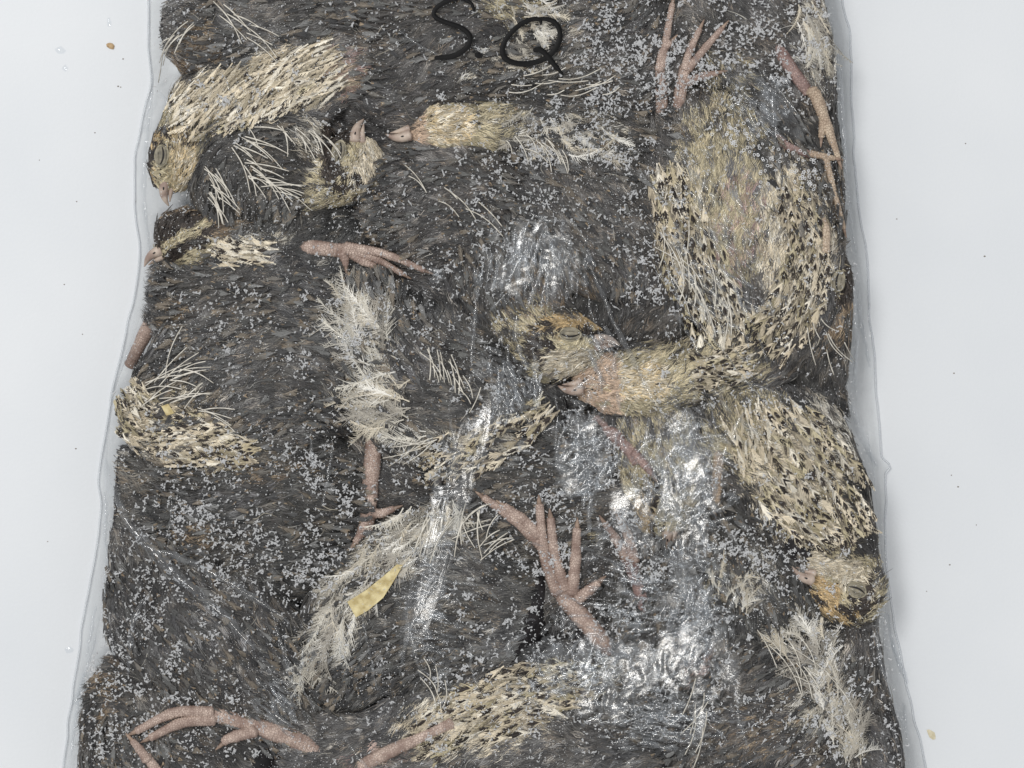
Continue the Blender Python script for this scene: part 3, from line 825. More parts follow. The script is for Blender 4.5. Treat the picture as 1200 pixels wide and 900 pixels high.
# ---- put every bird together ------------------------------------------
roots = []
TOTAL = 0
for q in Q:
    m = q['c'][RINGS // 2]
    e = thing('quail', q['label'], 'quail', (m[0], m[1], 0), G)
    roots.append(e); q['root'] = e
    mesh_obj('body', q['v'], q['f'], M_SKIN, e)
    r = q['ring']
    area_ = (np.linalg.norm(np.roll(r, -1, 1)[:-1] - r[:-1], axis=2) * np.linalg.norm(r[1:] - r[:-1], axis=2)).sum()
    ng = int(area_ / 26)
    pos, nor, T, u = sample_body(q, ng)
    h = q.get('head')
    dep = look(hm, pos[:, 0], pos[:, 1]) - pos[:, 2]
    keep = dep < 16
    if h:
        hu, hv, f, cr = head_local(h, pos[:, 0], pos[:, 1])
        on_head = (hu ** 2 + hv ** 2 < 1.05) | (hu > .5) & (np.abs(hv) < 1.2) & (hu < 2)
    else:
        on_head = np.zeros(len(pos), bool)
    k = keep & ~on_head
    p, nn, TT = pos[k], nor[k], T[k]
    th = (noise2(p[:, 0], p[:, 1], 60, 7) - .5) * 1.3 + rng.standard_normal(len(p)) * .24
    d = flat(-TT, nn); sd = np.cross(nn, d)
    d = unit(d * np.cos(th)[:, None] + sd * np.sin(th)[:, None])
    L = 9 + 8 * rng.random(len(p))
    col = down_colour(q, p[:, 0], p[:, 1])
    b1 = strands(p, nn, d, L, col, 12, 2.8, .4, .13, .13)
    # stray bright filaments
    ks = rng.choice(len(p), max(8, len(p) // 40))
    c2 = PAL['pale'][rng.integers(0, 5, len(ks))] * (.2 + .5 * rng.random((len(ks), 1)) ** 2)
    b2 = strands(p[ks], nn[ks], d[ks], L[ks] * 1.6, c2, 1, 2.5, .45, .3, .4, K=6)
    curves_obj('down_plumage', [b1, b2], M_PLUME, e)
    TOTAL += len(b1[0]) + len(b2[0])
    if h:
        pos, nor, T, u = sample_body(q, ng * 3)
        hu, hv, f, cr = head_local(h, pos[:, 0], pos[:, 1])
        on = ((hu ** 2 + hv ** 2 < 1.15) | (hu > .5) & (np.abs(hv) < 1.2) & (hu < 2)) & (look(hm, pos[:, 0], pos[:, 1]) - pos[:, 2] < 14)
        tip = q['c'][-1]
        on &= ((pos[:, :2] - tip[:2]) @ f < 9)
        pos, nor, hu, hv = pos[on], nor[on], hu[on], hv[on]
        d = np.concatenate([np.repeat(-f[None], len(pos), 0), np.zeros((len(pos), 1))], 1)
        # feathers fan away from the gape and curl round the eye
        fan = np.array([cr[0], cr[1], 0])
        d = d + fan[None] * (hv * .55)[:, None]
        if h['eye']:
            ev = pos[:, :2] - np.array(h['eye'])
            a = ev @ f; b = ev @ cr
            rr = np.sqrt((a / 14.5) ** 2 + (b / 10.4) ** 2)
            tan = np.stack([-b * f[0] * 1.3 + a * cr[0] * .75, -b * f[1] * 1.3 + a * cr[1] * .75], -1)
            tan = unit(tan) * np.sign(-(tan @ f))[:, None]
            wgt = np.clip(2.4 - rr, 0, 1)[:, None]
            d[:, :2] = d[:, :2] * (1 - wgt) + tan * wgt
            ok = rr > .70 + .16 * rng.random(len(rr))
            pos, nor, d = pos[ok], nor[ok], d[ok]
        d = flat(d + rng.standard_normal(d.shape) * .16, nor)
        col = head_colour(h, pos[:, 0], pos[:, 1])
        b = strands(pos, nor, d, 5 + 5 * rng.random(len(pos)), col, 3, 1.2, .55, .3, .2)
        curves_obj('head_plumage', [b], M_PLUME, e)
        TOTAL += len(b[0])
        beak(e, h, q)
        if h['eye']: eye(e, h)

B = roots
for qi in (1, 2, 4, 5, 6, 12, 13, 14, 15, 16, 17, 18, 20, 21, 22, 23, 24, 26, 27, 28):
    q = Q[qi]; sp_ = catmull(q['spine'], RINGS); cc = q['c']
    i0 = next(i for i in range(RINGS) if sp_[i, 3] > 34)
    ii = [i for i in range(i0, RINGS - (18 if q.get('head') else 2), 5) if sp_[i, 3] > 34]
    if len(ii) < 3: continue
    T_ = unit(np.gradient(cc, axis=0))
    path = [(cc[i, 0], cc[i, 1], sp_[i, 3] * .95, -T_[i, 0], -T_[i, 1]) for i in ii]
    ar = np.linalg.norm(np.diff(cc[ii][:, :2], axis=0), axis=1).sum() * 2 * sp_[ii, 3].mean()
    bt = patch(path, int(ar / 80), 18, 4.2, 'dark', 4.2, qi)
    if bt: curves_obj('back_feathers', bt, M_PLUME, B[qi])
def fe(i, name, batches): curves_obj(name, sum(batches, []), M_FEATHER, B[i])
SP = 'speckled_feathers'; PF = 'pale_feathers'
fe(0, SP, [patch([(208, 132, 26, -.8, .6), (270, 116, 34, -.75, .65), (340, 94, 34, -.8, .55), (400, 78, 28, -.85, .4)], 230, 30, 2.8, 'few'),
           patch([(250, 145, 10, -.6, .7), (310, 128, 10, -.6, .7), (370, 108, 10, -.7, .6)], 30, 24, 5, 'spot')])
fe(3, SP, [patch([(780, 200, 18, .1, 1), (795, 260, 32, .15, 1), (820, 330, 38, .25, 1), (850, 395, 36, .2, 1)], 130, 26, 5, 'spot'),
           patch([(925, 215, 16, .35, 1), (944, 290, 26, .1, 1), (935, 350, 34, -.35, .9), (895, 405, 34, -.75, .6)], 120, 26, 5, 'spot'),
           patch([(870, 360, 24, .1, 1), (870, 400, 34, -.3, 1)], 34, 24, 4, 'few'),
           patch([(880, 420, 18, -1, .2), (820, 440, 22, -1, .05)], 50, 20, 3.6, 'spot')])
fe(5, SP, [patch([(640, 475, 16, -.6, .6), (600, 508, 22, -.75, .55), (550, 530, 26, -.85, .45), (500, 540, 22, -.9, .3)], 85, 25, 5, 'spot')])
fe(5, PF, [patch([(415, 335, 16, -.4, -.9), (422, 390, 20, -.8, -.5), (435, 440, 22, -.95, -.1), (455, 500, 24, -.95, .2)], 62, 44, 8, 'pale')])
for a, b, wd in [((440, 430), (412, 335), 9), ((455, 440), (430, 335), 9), ((465, 450), (402, 385), 9), ((470, 470), (405, 420), 9), ((480, 490), (415, 460), 9), ((500, 505), (430, 505), 8), ((455, 400), (445, 350), 8), ((500, 510), (450, 530), 8)]:
    big_feather(B[5], a, b, wd)
fe(6, SP, [patch([(148, 465, 22, -.5, -.8), (175, 490, 38, -.9, -.3), (225, 512, 34, -1, -.15), (265, 526, 24, -1, 0), (300, 534, 14, -1, .1)], 160, 24, 5, 'spot'),
           patch([(200, 520, 24, -1, -.1), (270, 530, 14, -1, 0)], 80, 26, 3.2, 'few')])
fe(7, PF, [patch([(260, 300, 14, -.9, -.2), (320, 295, 14, -.9, -.1)], 50, 28, 3.6, 'few')])
fe(8, SP, [patch([(905, 475, 26, .55, .85), (940, 525, 42, .6, .8), (980, 580, 42, .6, .8), (1002, 628, 20, .6, .8)], 130, 26, 5.2, 'spot'),
           patch([(900, 570, 20, .7, .7), (935, 605, 24, .7, .7), (975, 632, 14, .8, .5)], 56, 24, 5, 'spot'),
           patch([(870, 480, 26, .3, 1), (885, 540, 24, .4, 1)], 80, 26, 3, 'few')])
fe(11, SP, [patch([(495, 868, 18, -.8, .5), (540, 845, 32, -.9, .4), (600, 822, 38, -.95, .25), (650, 806, 32, -1, .1), (700, 796, 18, -1, .1)], 150, 31, 5.6, 'spot'),
            patch([(520, 840, 20, -.85, .5), (600, 805, 20, -.95, .3)], 100, 34, 3, 'few')])
fe(12, PF, [patch([(350, 800, 10, -.2, 1), (378, 755, 18, -.4, .9), (415, 690, 28, -.65, .7), (470, 640, 26, -.7, .7), (520, 600, 20, -.5, .8)], 110, 38, 6.5, 'pale')])
fe(14, PF, [patch([(905, 735, 12, -.7, -.4), (950, 765, 26, -.45, -.85), (980, 825, 22, -.3, -1), (1000, 885, 16, -.1, -1)], 70, 34, 6, 'pale')])
fe(2, PF, [patch([(600, 150, 18, -.5, .5), (670, 165, 22, .6, .6), (730, 178, 14, 1, .2)], 45, 24, 3.6, 'pale')])
fe(10, PF, [patch([(945, 15, 14, .4, 1), (964, 70, 9, .1, 1)], 26, 34, 4, 'pale')])
fe(16, PF, [patch([(590, 15, 18, .5, .7), (640, 20, 16, .7, .4), (600, 80, 14, .8, .3)], 30, 28, 4, 'pale')])
fe(23, PF, [patch([(500, 620, 16, .5, .8), (540, 610, 14, .4, .9)], 26, 30, 4, 'pale')])
fe(26, PF, [patch([(835, 665, 16, -.3, -1), (885, 700, 16, .3, -1)], 16, 26, 3, 'pale')])

# bright pin feathers
def fan_pins(i, roots_, d, n, L, jitter, r=1.4, curve=.3):
    n = int(n * 1.5)
    sg = rng.choice([-1, 1])
    for k in range(n):
        t = (k + rng.random()) / n
        p = np.array(roots_[0]) * (1 - t) + np.array(roots_[1]) * t + rng.standard_normal(2) * jitter
        dd = unit(np.array(d, float) + rng.standard_normal(2) * .24); l = L * (.5 + .8 * rng.random())
        nrm = np.array([-dd[1], dd[0]]); cv = sg * (.1 + curve * rng.random())
        pin(B[i], [p + dd * l * s + nrm * l * cv * s * s for s in (0, .33, .66, 1)], r * (.42 + .45 * rng.random()))
fan_pins(1, ((275, 180), (300, 150)), (1, .45), 7, 46, 4)
fan_pins(1, ((282, 190), (330, 225)), (1, .25), 13, 44, 5)
fan_pins(1, ((250, 195), (250, 240)), (.7, .75), 12, 34, 5)
fan_pins(1, ((325, 145), (385, 165)), (.8, .5), 9, 32, 5)
fan_pins(6, ((165, 455), (215, 435)), (.8, -.42), 8, 48, 5)
fan_pins(6, ((175, 480), (230, 465)), (.8, -.4), 6, 34, 5)
fan_pins(6, ((230, 480), (250, 490)), (1, .02), 3, 40, 4, 1.2)
fan_pins(17, ((250, 5), (300, 40)), (1, .35), 6, 46, 6, 1.3)
fan_pins(17, ((190, 55), (235, 25)), (-.7, .55), 6, 34, 4, 1.2)
fan_pins(2, ((590, 90), (700, 110)), (1, .1), 9, 36, 9, 1.2, .5)
fan_pins(2, ((590, 160), (660, 170)), (.6, .5), 9, 26, 8, 1.1, .5)
fan_pins(5, ((500, 440), (560, 470)), (-.25, -1), 10, 34, 5, 1.3)
fan_pins(5, ((520, 515), (480, 520)), (-.6, .35), 5, 50, 4, 1.2)
fan_pins(3, ((785, 300), (850, 400)), (.1, -1), 14, 46, 8, 1.4)
fan_pins(12, ((500, 605), (555, 600)), (-.4, .9), 10, 44, 6, 1.7)
fan_pins(14, ((885, 735), (960, 790)), (.75, .7), 9, 50, 7, 1.4)
fan_pins(23, ((570, 590), (600, 640)), (-.9, .35), 6, 36, 6, 1.2)
fan_pins(11, ((500, 800), (520, 830)), (.1, -1), 4, 36, 6, 1.2, .6)
fan_pins(15, ((810, 800), (830, 850)), (-.2, 1), 5, 44, 8, 1.2, .5)
fan_pins(9, ((945, 380), (975, 400)), (.4, 1), 5, 36, 6, 1.1)
fan_pins(24, ((470, 200), (560, 260)), (.8, .4), 5, 40, 8, 1.0, .5)

# legs
leg(B[3], [(776, 146), (775, 112), (774, 78)], [[(775, 80), (780, 48), (788, 4)], [(772, 84), (776, 62), (786, 50)]], (9, 7.5), (5.5, 3.6), 6)
leg(B[3], [(794, 140), (797, 110), (803, 78)], [[(802, 82), (808, 60), (820, 34)], [(806, 82), (822, 62), (846, 34)], [(805, 98), (822, 90), (841, 86)]], (9, 8), (5.5, 3.6), 7)
leg(B[10], [(903, 42), (925, 78), (948, 108)], [[(950, 105), (964, 128), (962, 162)], [(954, 108), (970, 150), (983, 188)]], (10, 8), (8, 3.6), 8, M_LEG_RED, M_LEG_TAN)
leg(B[27], [(900, 150), (922, 172), (950, 182)], [[(948, 181), (966, 184), (978, 186)], [(966, 182), (976, 220), (990, 268)]], (6, 5), (4.6, 3), 8, M_LEG_RED, M_LEG_TAN)
leg(B[27], [(958, 248), (966, 268), (966, 296)], [], (5, 6), (4, 3), 8, M_LEG_TAN)
leg(B[7], [(338, 287), (370, 290), (402, 294)], [[(402, 292), (438, 302), (472, 321)], [(404, 289), (450, 297), (498, 317)], [(400, 296), (404, 304), (405, 312)], [(410, 296), (425, 306), (440, 312)]], (11, 10), (6.5, 3.4), 8)
leg(B[28], [(200, 345), (172, 380), (143, 428)], [], (13, 8), (5, 3), 6, M_LEG)
leg(B[5], [(438, 515), (434, 560), (431, 600), (428, 622)], [[(432, 600), (445, 602), (462, 596)], [(428, 612), (424, 624), (416, 636)]], (12, 10), (7, 4), 8)
leg(B[15], [(722, 778), (700, 745), (668, 708), (660, 694)], [[(654, 696), (638, 650), (632, 590)], [(662, 692), (650, 650), (645, 606)], [(670, 696), (674, 660), (676, 618)], [(676, 702), (688, 694), (702, 682)]], (13, 13), (8.4, 5), 9)
leg(B[23], [(662, 668), (648, 650), (634, 634)], [[(636, 640), (604, 610), (566, 582)], [(632, 628), (612, 608), (590, 592)]], (9, 8), (8, 4.6), 6, M_LEG_RED, M_LEG)
leg(B[15], [(758, 735), (752, 700), (742, 668), (732, 648)], [[(736, 656), (722, 632), (708, 612)], [(744, 660), (736, 628), (724, 604)]], (11, 9), (7, 4), 7, M_LEG_RED, M_LEG)
leg(B[13], [(378, 884), (330, 862), (280, 846), (245, 836)], [[(250, 834), (206, 834), (160, 856)], [(252, 842), (214, 846), (176, 864)], [(300, 856), (270, 864), (262, 870)]], (14, 11), (8, 4.6), 9)
leg(B[22], [(200, 930), (186, 905), (172, 885)], [[(174, 890), (166, 878), (156, 866)]], (8, 7), (6.5, 4), 9)
leg(B[11], [(400, 912), (446, 886), (500, 860), (530, 846)], [], (10, 8), (5, 3), 8, M_LEG)
leg(B[19], [(698, 492), (722, 512), (748, 540)], [[(742, 530), (756, 545), (764, 556)]], (8, 10), (6, 4), 6, M_LEG_RED)
leg(B[8], [(846, 500), (842, 540), (839, 572)], [[(840, 570), (839, 585), (838, 602)]], (9, 7), (6, 4), 5, M_LEG_TAN)

# ------------------------------------------------------------------ loose bits in the bag
def slab(name, label, cat, corners, h, mat, dz=7):
    c = np.array(corners, float)
    mid = c.mean(0)
    e = None
    z = look(film, c[:, 0], c[:, 1]) - 2.6
    n = len(c)
    v = np.vstack([np.column_stack([c, z]), np.column_stack([c, z + h])])
    f = [tuple(range(n))[::-1], tuple(range(n, 2 * n))] + [(i, (i + 1) % n, n + (i + 1) % n, n + i) for i in range(n)]
    me = mesh_obj(name, v, f, mat, None, False)
    me['label'] = label; me['category'] = cat
    return me
slab('straw_flake', 'yellow strip of wood shaving lying on pale down', 'shaving', [(408, 704), (418, 722), (432, 714), (450, 699), (462, 680), (473, 661), (466, 660), (450, 674), (430, 690)], 2.2, M_STRAW)
slab('straw_flake', 'tiny square yellow chip among black and cream speckles', 'shaving', [(191, 476), (199, 473), (206, 484), (197, 487)], 2, M_STRAW)

# ------------------------------------------------------------------ the bag
bag = thing('plastic_bag', 'clear plastic bag packed tight with frozen quail and marked with black letters', 'bag', (600, 450, 0))
ys = np.linspace(-120, 1020, 190)
def sheet(name, xl, xr, nu, zf, mat, kind=None):
    u = np.linspace(0, 1, nu)
    X = xl[None] * (1 - u[:, None]) + xr[None] * u[:, None]
    Y = np.repeat(ys[None], nu, 0)
    Z = zf(X, Y, u[:, None] + 0 * Y)
    v = np.stack([X, Y, Z], -1).reshape(-1, 3)
    m = len(ys)
    f = [(i * m + j, i * m + j + 1, (i + 1) * m + j + 1, (i + 1) * m + j) for i in range(nu - 1) for j in range(m - 1)]
    return mesh_obj(name, v, f, mat, bag)
xl, xr, mlx, mrx = xat(EL, ys), xat(ER, ys), xat(ML, ys), xat(MR, ys)
def wr(X, Y): return (noise2(X, Y, 16, 1) - .5) * 6 + (noise2(X * 4, Y, 40, 2) - .5) * 9
fz = lambda X, Y: look(film, X, Y)
sheet('clear_film', mlx, mrx, 120, lambda X, Y, u: fz(X, Y), M_CLEAR)
sheet('side_margin', xl, mlx, 9, lambda X, Y, u: 3 + (np.maximum(fz(X[-1:], Y[-1:]), 12) - 3) * u ** 2.1 + wr(X, Y) * u * (1 - u) * 2, M_MARGIN)
sheet('side_margin', mrx, xr, 13, lambda X, Y, u: 3 + (np.maximum(fz(X[:1], Y[:1]), 12) - 3) * (1 - u) ** 2.1 + wr(X, Y) * u * (1 - u) * 3, M_MARGIN)
sheet('bottom_film', xl, xr, 40, lambda X, Y, u: 1.2 + 0 * X, M_BOTTOM)
for E in (EL, ER):
    for off, rad in ((0, 1.2),):
        P = catmull(np.column_stack([E[:, 0] + off, E[:, 1], np.full(len(E), 3.0 + abs(off) * .45)]), 160)
        P[:, 0] += (noise2(P[:, 1], P[:, 1] * 0, 22, 3) - .5) * 3
        v, f, _ = loft(P, np.full(160, rad), np.full(160, rad), 8)
        mesh_obj('edge_bead', v, f, M_BEAD, bag)

# black marker writing
def stroke(pts, wd, name='lettering'):
    s = catmull(np.array([(x, y, 0, k) for x, y, k in pts], float), 60)
    T = unit(np.gradient(s[:, :2], axis=0)); N = np.stack([-T[:, 1], T[:, 0]], -1)
    hw = wd * s[:, 3] * (1 + .10 * (noise2(np.arange(60), np.zeros(60), 3, 2) - .5))
    a = s[:, :2] + N * hw[:, None]; b = s[:, :2] - N * hw[:, None]
    # round ends
    z = look(film, s[:, 0], s[:, 1]); z = np.convolve(np.pad(z, 4, mode='edge'), np.ones(9) / 9, 'valid') + 1.5
    rows = [np.column_stack([s[:, :2] + N * (hw * k)[:, None], z + .5 * (1 - k * k)]) for k in (-1, -.5, 0, .5, 1)]
    v = np.vstack(rows); n = 60
    f = [(i * n + j, (i + 1) * n + j, (i + 1) * n + j + 1, i * n + j + 1) for i in range(4) for j in range(n - 1)]
    cap = []
    for end, sg in ((0, -1), (n - 1, 1)):
        c0 = len(v)
        ang = np.linspace(-np.pi / 2, np.pi / 2, 7)
        pts2 = [(*(s[end, :2] + N[end] * hw[end] * math.sin(t) + T[end] * sg * hw[end] * math.cos(t)), z[end]) for t in ang]
        v = np.vstack([v, pts2])
        f.append(tuple(range(c0, c0 + 7)))
    return v, f
parts = [stroke([(556, 15, .5), (552, 6, .75), (540, 0.5, .9), (524, 4, 1), (511, 13, 1.05), (510, 22, 1), (524, 29, 1), (541, 35, 1.05), (551, 45, 1.1), (547, 58, 1.15), (531, 68, 1.2), (512, 70, 1)], 2.7)]
mesh_obj('letter', *parts[0], M_INK, bag)['label'] = 'black handwritten letter S'
v, f = stroke([(559.5, 66.5, 1.2), (561, 66.8, 1.35), (563, 67, 1.2)], 2.6)
mesh_obj('letter', v, f, M_INK, bag)['label'] = 'black handwritten full stop'
v1, f1 = stroke([(634, 30, .45), (633, 25.5, .8), (626, 24, .9), (611, 30, 1.05), (596, 44, 1.1), (589, 58, 1.15), (592, 70, 1.2), (606, 76, 1.2), (624, 75.5, 1.15), (642, 68, 1.1), (653, 55, 1.1), (656, 40, 1.1), (650, 28, 1), (638, 24, .9), (625, 25, .7)], 2.8)
v2, f2 = stroke([(627.5, 60.5, 1.1), (633, 60, 1.2), (640, 66, 1.2), (649, 77, 1.05), (659, 88.5, .5)], 2.8)
v2[:, 2] += .8
mesh_obj('letter', *merge([(v1, f1), (v2, f2)]), M_INK, bag)['label'] = 'black handwritten letter Q'

# creases: narrow pleats where the film stands up from the birds
def ridge(pts, hw, hgt, n=40, wob=1.0, seed=0):
    s = catmull(np.array([(x, y, 0) for x, y in pts], float), n)
    T = unit(np.gradient(s[:, :2], axis=0)); N = np.stack([-T[:, 1], T[:, 0]], -1)
    a = np.arange(n)
    s[:, :2] += N * ((noise2(a, a * 0 + seed * 3.1, 2.6, seed) - .5) * 2 * wob)[:, None]
    tp = np.sin(np.pi * np.linspace(0.04, .96, n)) ** .5
    w_ = hw * tp * (.6 + .8 * noise2(a, a * 0 + seed, 2.2, seed + 1))
    h_ = hgt * tp * (.5 + noise2(a, a * 0 + seed, 1.8, seed + 2))
    z = look(film, s[:, 0], s[:, 1])
    xm = np.where(s[:, 0] < 600, (s[:, 0] - xat(EL, s[:, 1])) / np.maximum(xat(ML, s[:, 1]) - xat(EL, s[:, 1]), 1), (xat(ER, s[:, 1]) - s[:, 0]) / np.maximum(xat(ER, s[:, 1]) - xat(MR, s[:, 1]), 1))
    z = np.where(xm < 1, 3 + (np.maximum(z, 12) - 3) * np.clip(xm, 0, 1) ** 1.6, z) - .6
    ks = (-1, -.55, 0, .55, 1); hs = (0, .72, 1, .72, 0)
    v = np.vstack([np.column_stack([s[:, :2] + N * (w_ * k)[:, None], z + h_ * q]) for k, q in zip(ks, hs)])
    f = [(i * n + j, i * n + j + 1, (i + 1) * n + j + 1, (i + 1) * n + j) for i in range(4) for j in range(n - 1)]
    p = v[list(f[0])]
    if np.cross(p[1] - p[0], p[2] - p[0])[2] > 0:      # y runs downward here, so up-facing means a negative cross product
        f = [q[::-1] for q in f]
    return v, f
CR = [
    ([(846, 88), (880, 118), (912, 142)], 3, 3), ([(872, 82), (900, 106), (928, 128)], 2.6, 2.6), ([(848, 80), (858, 82)], 5, 3),
    ([(690, 310), (706, 345), (722, 385), (740, 420), (760, 460), (786, 498)], 3, 2.6),
    ([(780, 330), (800, 360), (830, 392), (860, 430), (900, 480)], 1.6, 1.6), ([(820, 340), (850, 372), (880, 402)], 1.3, 1.4),
    ([(770, 290), (790, 340), (798, 400)], 1.6, 1.6),
    ([(527, 490), (534, 520), (527, 560), (520, 600), (516, 640)], 3, 2.4), ([(508, 650), (500, 690), (480, 740), (468, 790)], 3, 2),
    ([(558, 350), (556, 380), (552, 430)], 2.5, 2), ([(585, 430), (584, 460), (580, 495)], 2, 2),
    ([(675, 480), (678, 510), (674, 545), (668, 570)], 4, 3), ([(690, 540), (692, 580)], 3, 2),
    ([(670, 701), (720, 702), (770, 702), (834, 703)], 1.1, 1.4),
    ([(776, 560), (790, 600), (800, 660), (806, 720)], 3, 2.4), ([(830, 470), (840, 520), (836, 600)], 2.4, 2),
    ([(770, 850), (790, 858), (846, 860)], 3, 2.5), ([(318, 805), (334, 826), (352, 850)], 3, 2.6),
    ([(130, 560), (150, 610), (200, 665), (262, 720), (300, 760)], 6, 6), ([(170, 640), (230, 660), (300, 700), (340, 730)], 4.5, 4),
    ([(110, 540), (128, 580), (150, 600)], 4, 3), ([(150, 790), (160, 720), (180, 690)], 3, 2.4),
    ([(998, 470), (1020, 520), (1038, 548)], 4, 4), ([(1028, 745), (1036, 790), (1060, 850)], 3, 3), ([(1030, 700), (1028, 760), (1040, 800)], 2, 2),
    ([(620, 250), (640, 258), (668, 262), (690, 288)], 3, 2.5), ([(500, 315), (516, 322), (504, 330)], 5, 3),
    ([(165, 130), (162, 200), (170, 260)], 3, 3), ([(985, 60), (990, 120), (994, 200)], 3, 3), ([(1000, 330), (1006, 400), (1012, 470)], 3, 3),
    ([(184, 105), (200, 130), (190, 160)], 3, 2), ([(620, 800), (680, 780), (730, 800)], 3, 2), ([(840, 440), (880, 450), (930, 470)], 2, 1.6),
]
for _k in range(26):          # short tension folds across the whole sheet
    x0, y0 = rng.uniform(180, 980), rng.uniform(20, 880); a_ = rng.choice([1.35, 1.1, .75, 1.7]) + rng.standard_normal() * .2; l_ = rng.uniform(30, 90)
    CR.append(([(x0, y0), (x0 + math.cos(a_) * l_ * .5 + rng.standard_normal() * 4, y0 + math.sin(a_) * l_ * .5), (x0 + math.cos(a_) * l_, y0 + math.sin(a_) * l_)], rng.uniform(1.2, 2.4), rng.uniform(1.2, 2.2)))
for _k in range(22):          # wrinkles in the spare film beside the birds
    y0 = rng.uniform(10, 860); E_, M_ = ((EL, ML), (ER, MR))[_k % 2]; l_ = rng.uniform(30, 80); t_ = rng.uniform(.2, .9); dt = rng.standard_normal() * .25
    CR.append(([(xat(E_, y0 + l_ * q_) * (1 - t_ - dt * q_) + xat(M_, y0 + l_ * q_) * (t_ + dt * q_), y0 + l_ * q_) for q_ in (0, .5, 1)], rng.uniform(1.4, 3), rng.uniform(1.5, 3)))
for i, (p, hw, hg) in enumerate(CR):
    v, f = ridge(p, hw, hg, 40, 1.2, i)
    mesh_obj('crease', v, f, M_CREASE, bag)
# crumpled film patches added where glare should show, with milky haze mixed in
def glare_patch(pts, hgt, k):
    P = np.array(pts, float); c = P.mean(0)
    m = 90
    th = np.linspace(0, 2 * np.pi, m, endpoint=False)
    E = np.vstack([catmull(np.column_stack([P[[-1, *range(len(P)), 0, 1]], np.zeros(len(P) + 3)]), 300)])[:, :2]
    ang = np.arctan2(E[:, 1] - c[1], E[:, 0] - c[0]); o = np.argsort(ang)
    R_ = np.interp(th, np.concatenate([ang[o] - 2 * np.pi, ang[o], ang[o] + 2 * np.pi]) , np.tile(np.linalg.norm(E - c, axis=1)[o], 3))
    nr = 26
    V, F = [], []
    for i in range(nr + 1):
        rr = i / nr
        x = c[0] + R_ * rr * np.cos(th); y = c[1] + R_ * rr * np.sin(th)
        w_ = (1 - rr ** 2)
        xw = x + 14 * noise2(x, y, 21, k + 5) + .25 * y; yw = y + 14 * noise2(x, y, 19, k + 6)
        z = look(film, x, y) + .4 + .55 * hgt * w_ * (.3 + 1.2 * noise2(xw, yw * .32, 7, k) + .5 * noise2(xw * .6 + yw * .5, yw * .9 - xw * .3, 4.6, k + 1) + .34 * noise2(xw, yw, 2.3, k + 4))
        V.append(np.column_stack([x, y, z]))
    V = np.vstack(V)
    for i in range(nr):
        for j in range(m):
            F.append((i * m + j, i * m + (j + 1) % m, (i + 1) * m + (j + 1) % m, (i + 1) * m + j))
    return V, F
for k, (p, hg) in enumerate([
    ([(570, 268), (640, 250), (668, 268), (682, 320), (664, 350), (556, 352)], 3),
    ([(770, 480), (830, 480), (850, 560), (845, 640), (830, 720), (770, 730), (765, 600)], 3.5),
    ([(640, 750), (760, 740), (780, 800), (740, 850), (640, 830)], 3.5),
    ([(650, 500), (700, 480), (720, 540), (690, 590), (655, 570)], 3),
    ([(556, 352), (600, 372), (592, 480), (548, 600), (522, 690), (492, 775), (462, 770), (496, 620), (522, 480)], 2.6),
    ([(700, 580), (760, 560), (775, 640), (750, 720), (700, 690)], 2.5),
    ([(850, 90), (880, 80), (940, 150), (930, 175), (890, 150)], 2.5),
    ([(760, 740), (850, 720), (870, 820), (800, 880), (760, 840)], 3)]):
    v, f = glare_patch(p, hg, k)
    o = mesh_obj('glare_film', v, f, M_GLARE_FILM, bag)
    rr = np.repeat(np.arange(27) / 26, 90)
    val = np.clip(.95 * (1 - rr ** 2) + 2.6 * (noise2(v[:, 0] + 9 * noise2(v[:, 0], v[:, 1], 25, 1), v[:, 1] * .4, 14, k + 2) - .6) + 1.2 * (noise2(v[:, 0], v[:, 1], 7, k + 3) - .5), 0, 1) * np.clip((1 - rr) * 6, 0, 1)
    o.data.attributes.new('sheen_mask', 'FLOAT', 'POINT').data.foreach_set('value', val.astype(np.float32))
# the fan of upright pleats in the middle
for i, x in enumerate(np.linspace(566, 650, 11)):
    t = (x - 566) / 84
    v, f = ridge([(x + 6 * (1 - t), 286 + 18 * abs(t - .5) + rng.random() * 8), (x, 312), (x - 6 * (1 - t), 340 + rng.random() * 18)], 2.2, 2.6, 30, .6, i + 50)
    mesh_obj('crease', v, f, M_CREASE, bag)
# very fine crinkles added to give the film its glare sparkle
fine = []
ZONES = [(575, 690, 265, 350, 60, 0, 12), (560, 640, 400, 500, 60, 1, 9), (650, 720, 470, 600, 120, 2, 9), (740, 860, 480, 640, 230, 2, 10), (480, 540, 600, 800, 70, 3, 9),
         (620, 780, 740, 830, 190, 2, 9), (770, 850, 660, 800, 150, 2, 10), (640, 850, 640, 760, 90, 3, 10), (700, 860, 800, 880, 130, 3, 9), (780, 900, 200, 440, 90, 4, 10), (680, 720, 380, 440, 30, 4, 8), (300, 350, 790, 850, 30, 4, 8), (860, 930, 90, 160, 24, 4, 10)]
for (x0, x1, y0, y1, n, mode, l) in ZONES:
    cx, cy = (x0 + x1) / 2, (y0 + y1) / 2
    for k in range(int(n * 1.6)):
        g = np.clip(rng.standard_normal(2) * .5, -1.3, 1.3)
        x = cx + g[0] * (x1 - x0) / 2; y = cy + g[1] * (y1 - y0) / 2
        a = {0: math.pi / 2, 1: 1.2, 2: rng.random() * 6.28, 3: .1, 4: .9}[mode] + rng.standard_normal() * .35
        d = np.array([math.cos(a), math.sin(a)]) * l * (.4 + .8 * rng.random())
        d *= 1 + .8 * (rng.random() < .3)
        fine.append(ridge([(x - d[0], y - d[1]), (x, y + rng.standard_normal()), (x + d[0], y + d[1])], 1.6 + rng.random() * 1.6, 1.2 + rng.random() * 1.6, 9, .8, int(rng.integers(0, 90))))
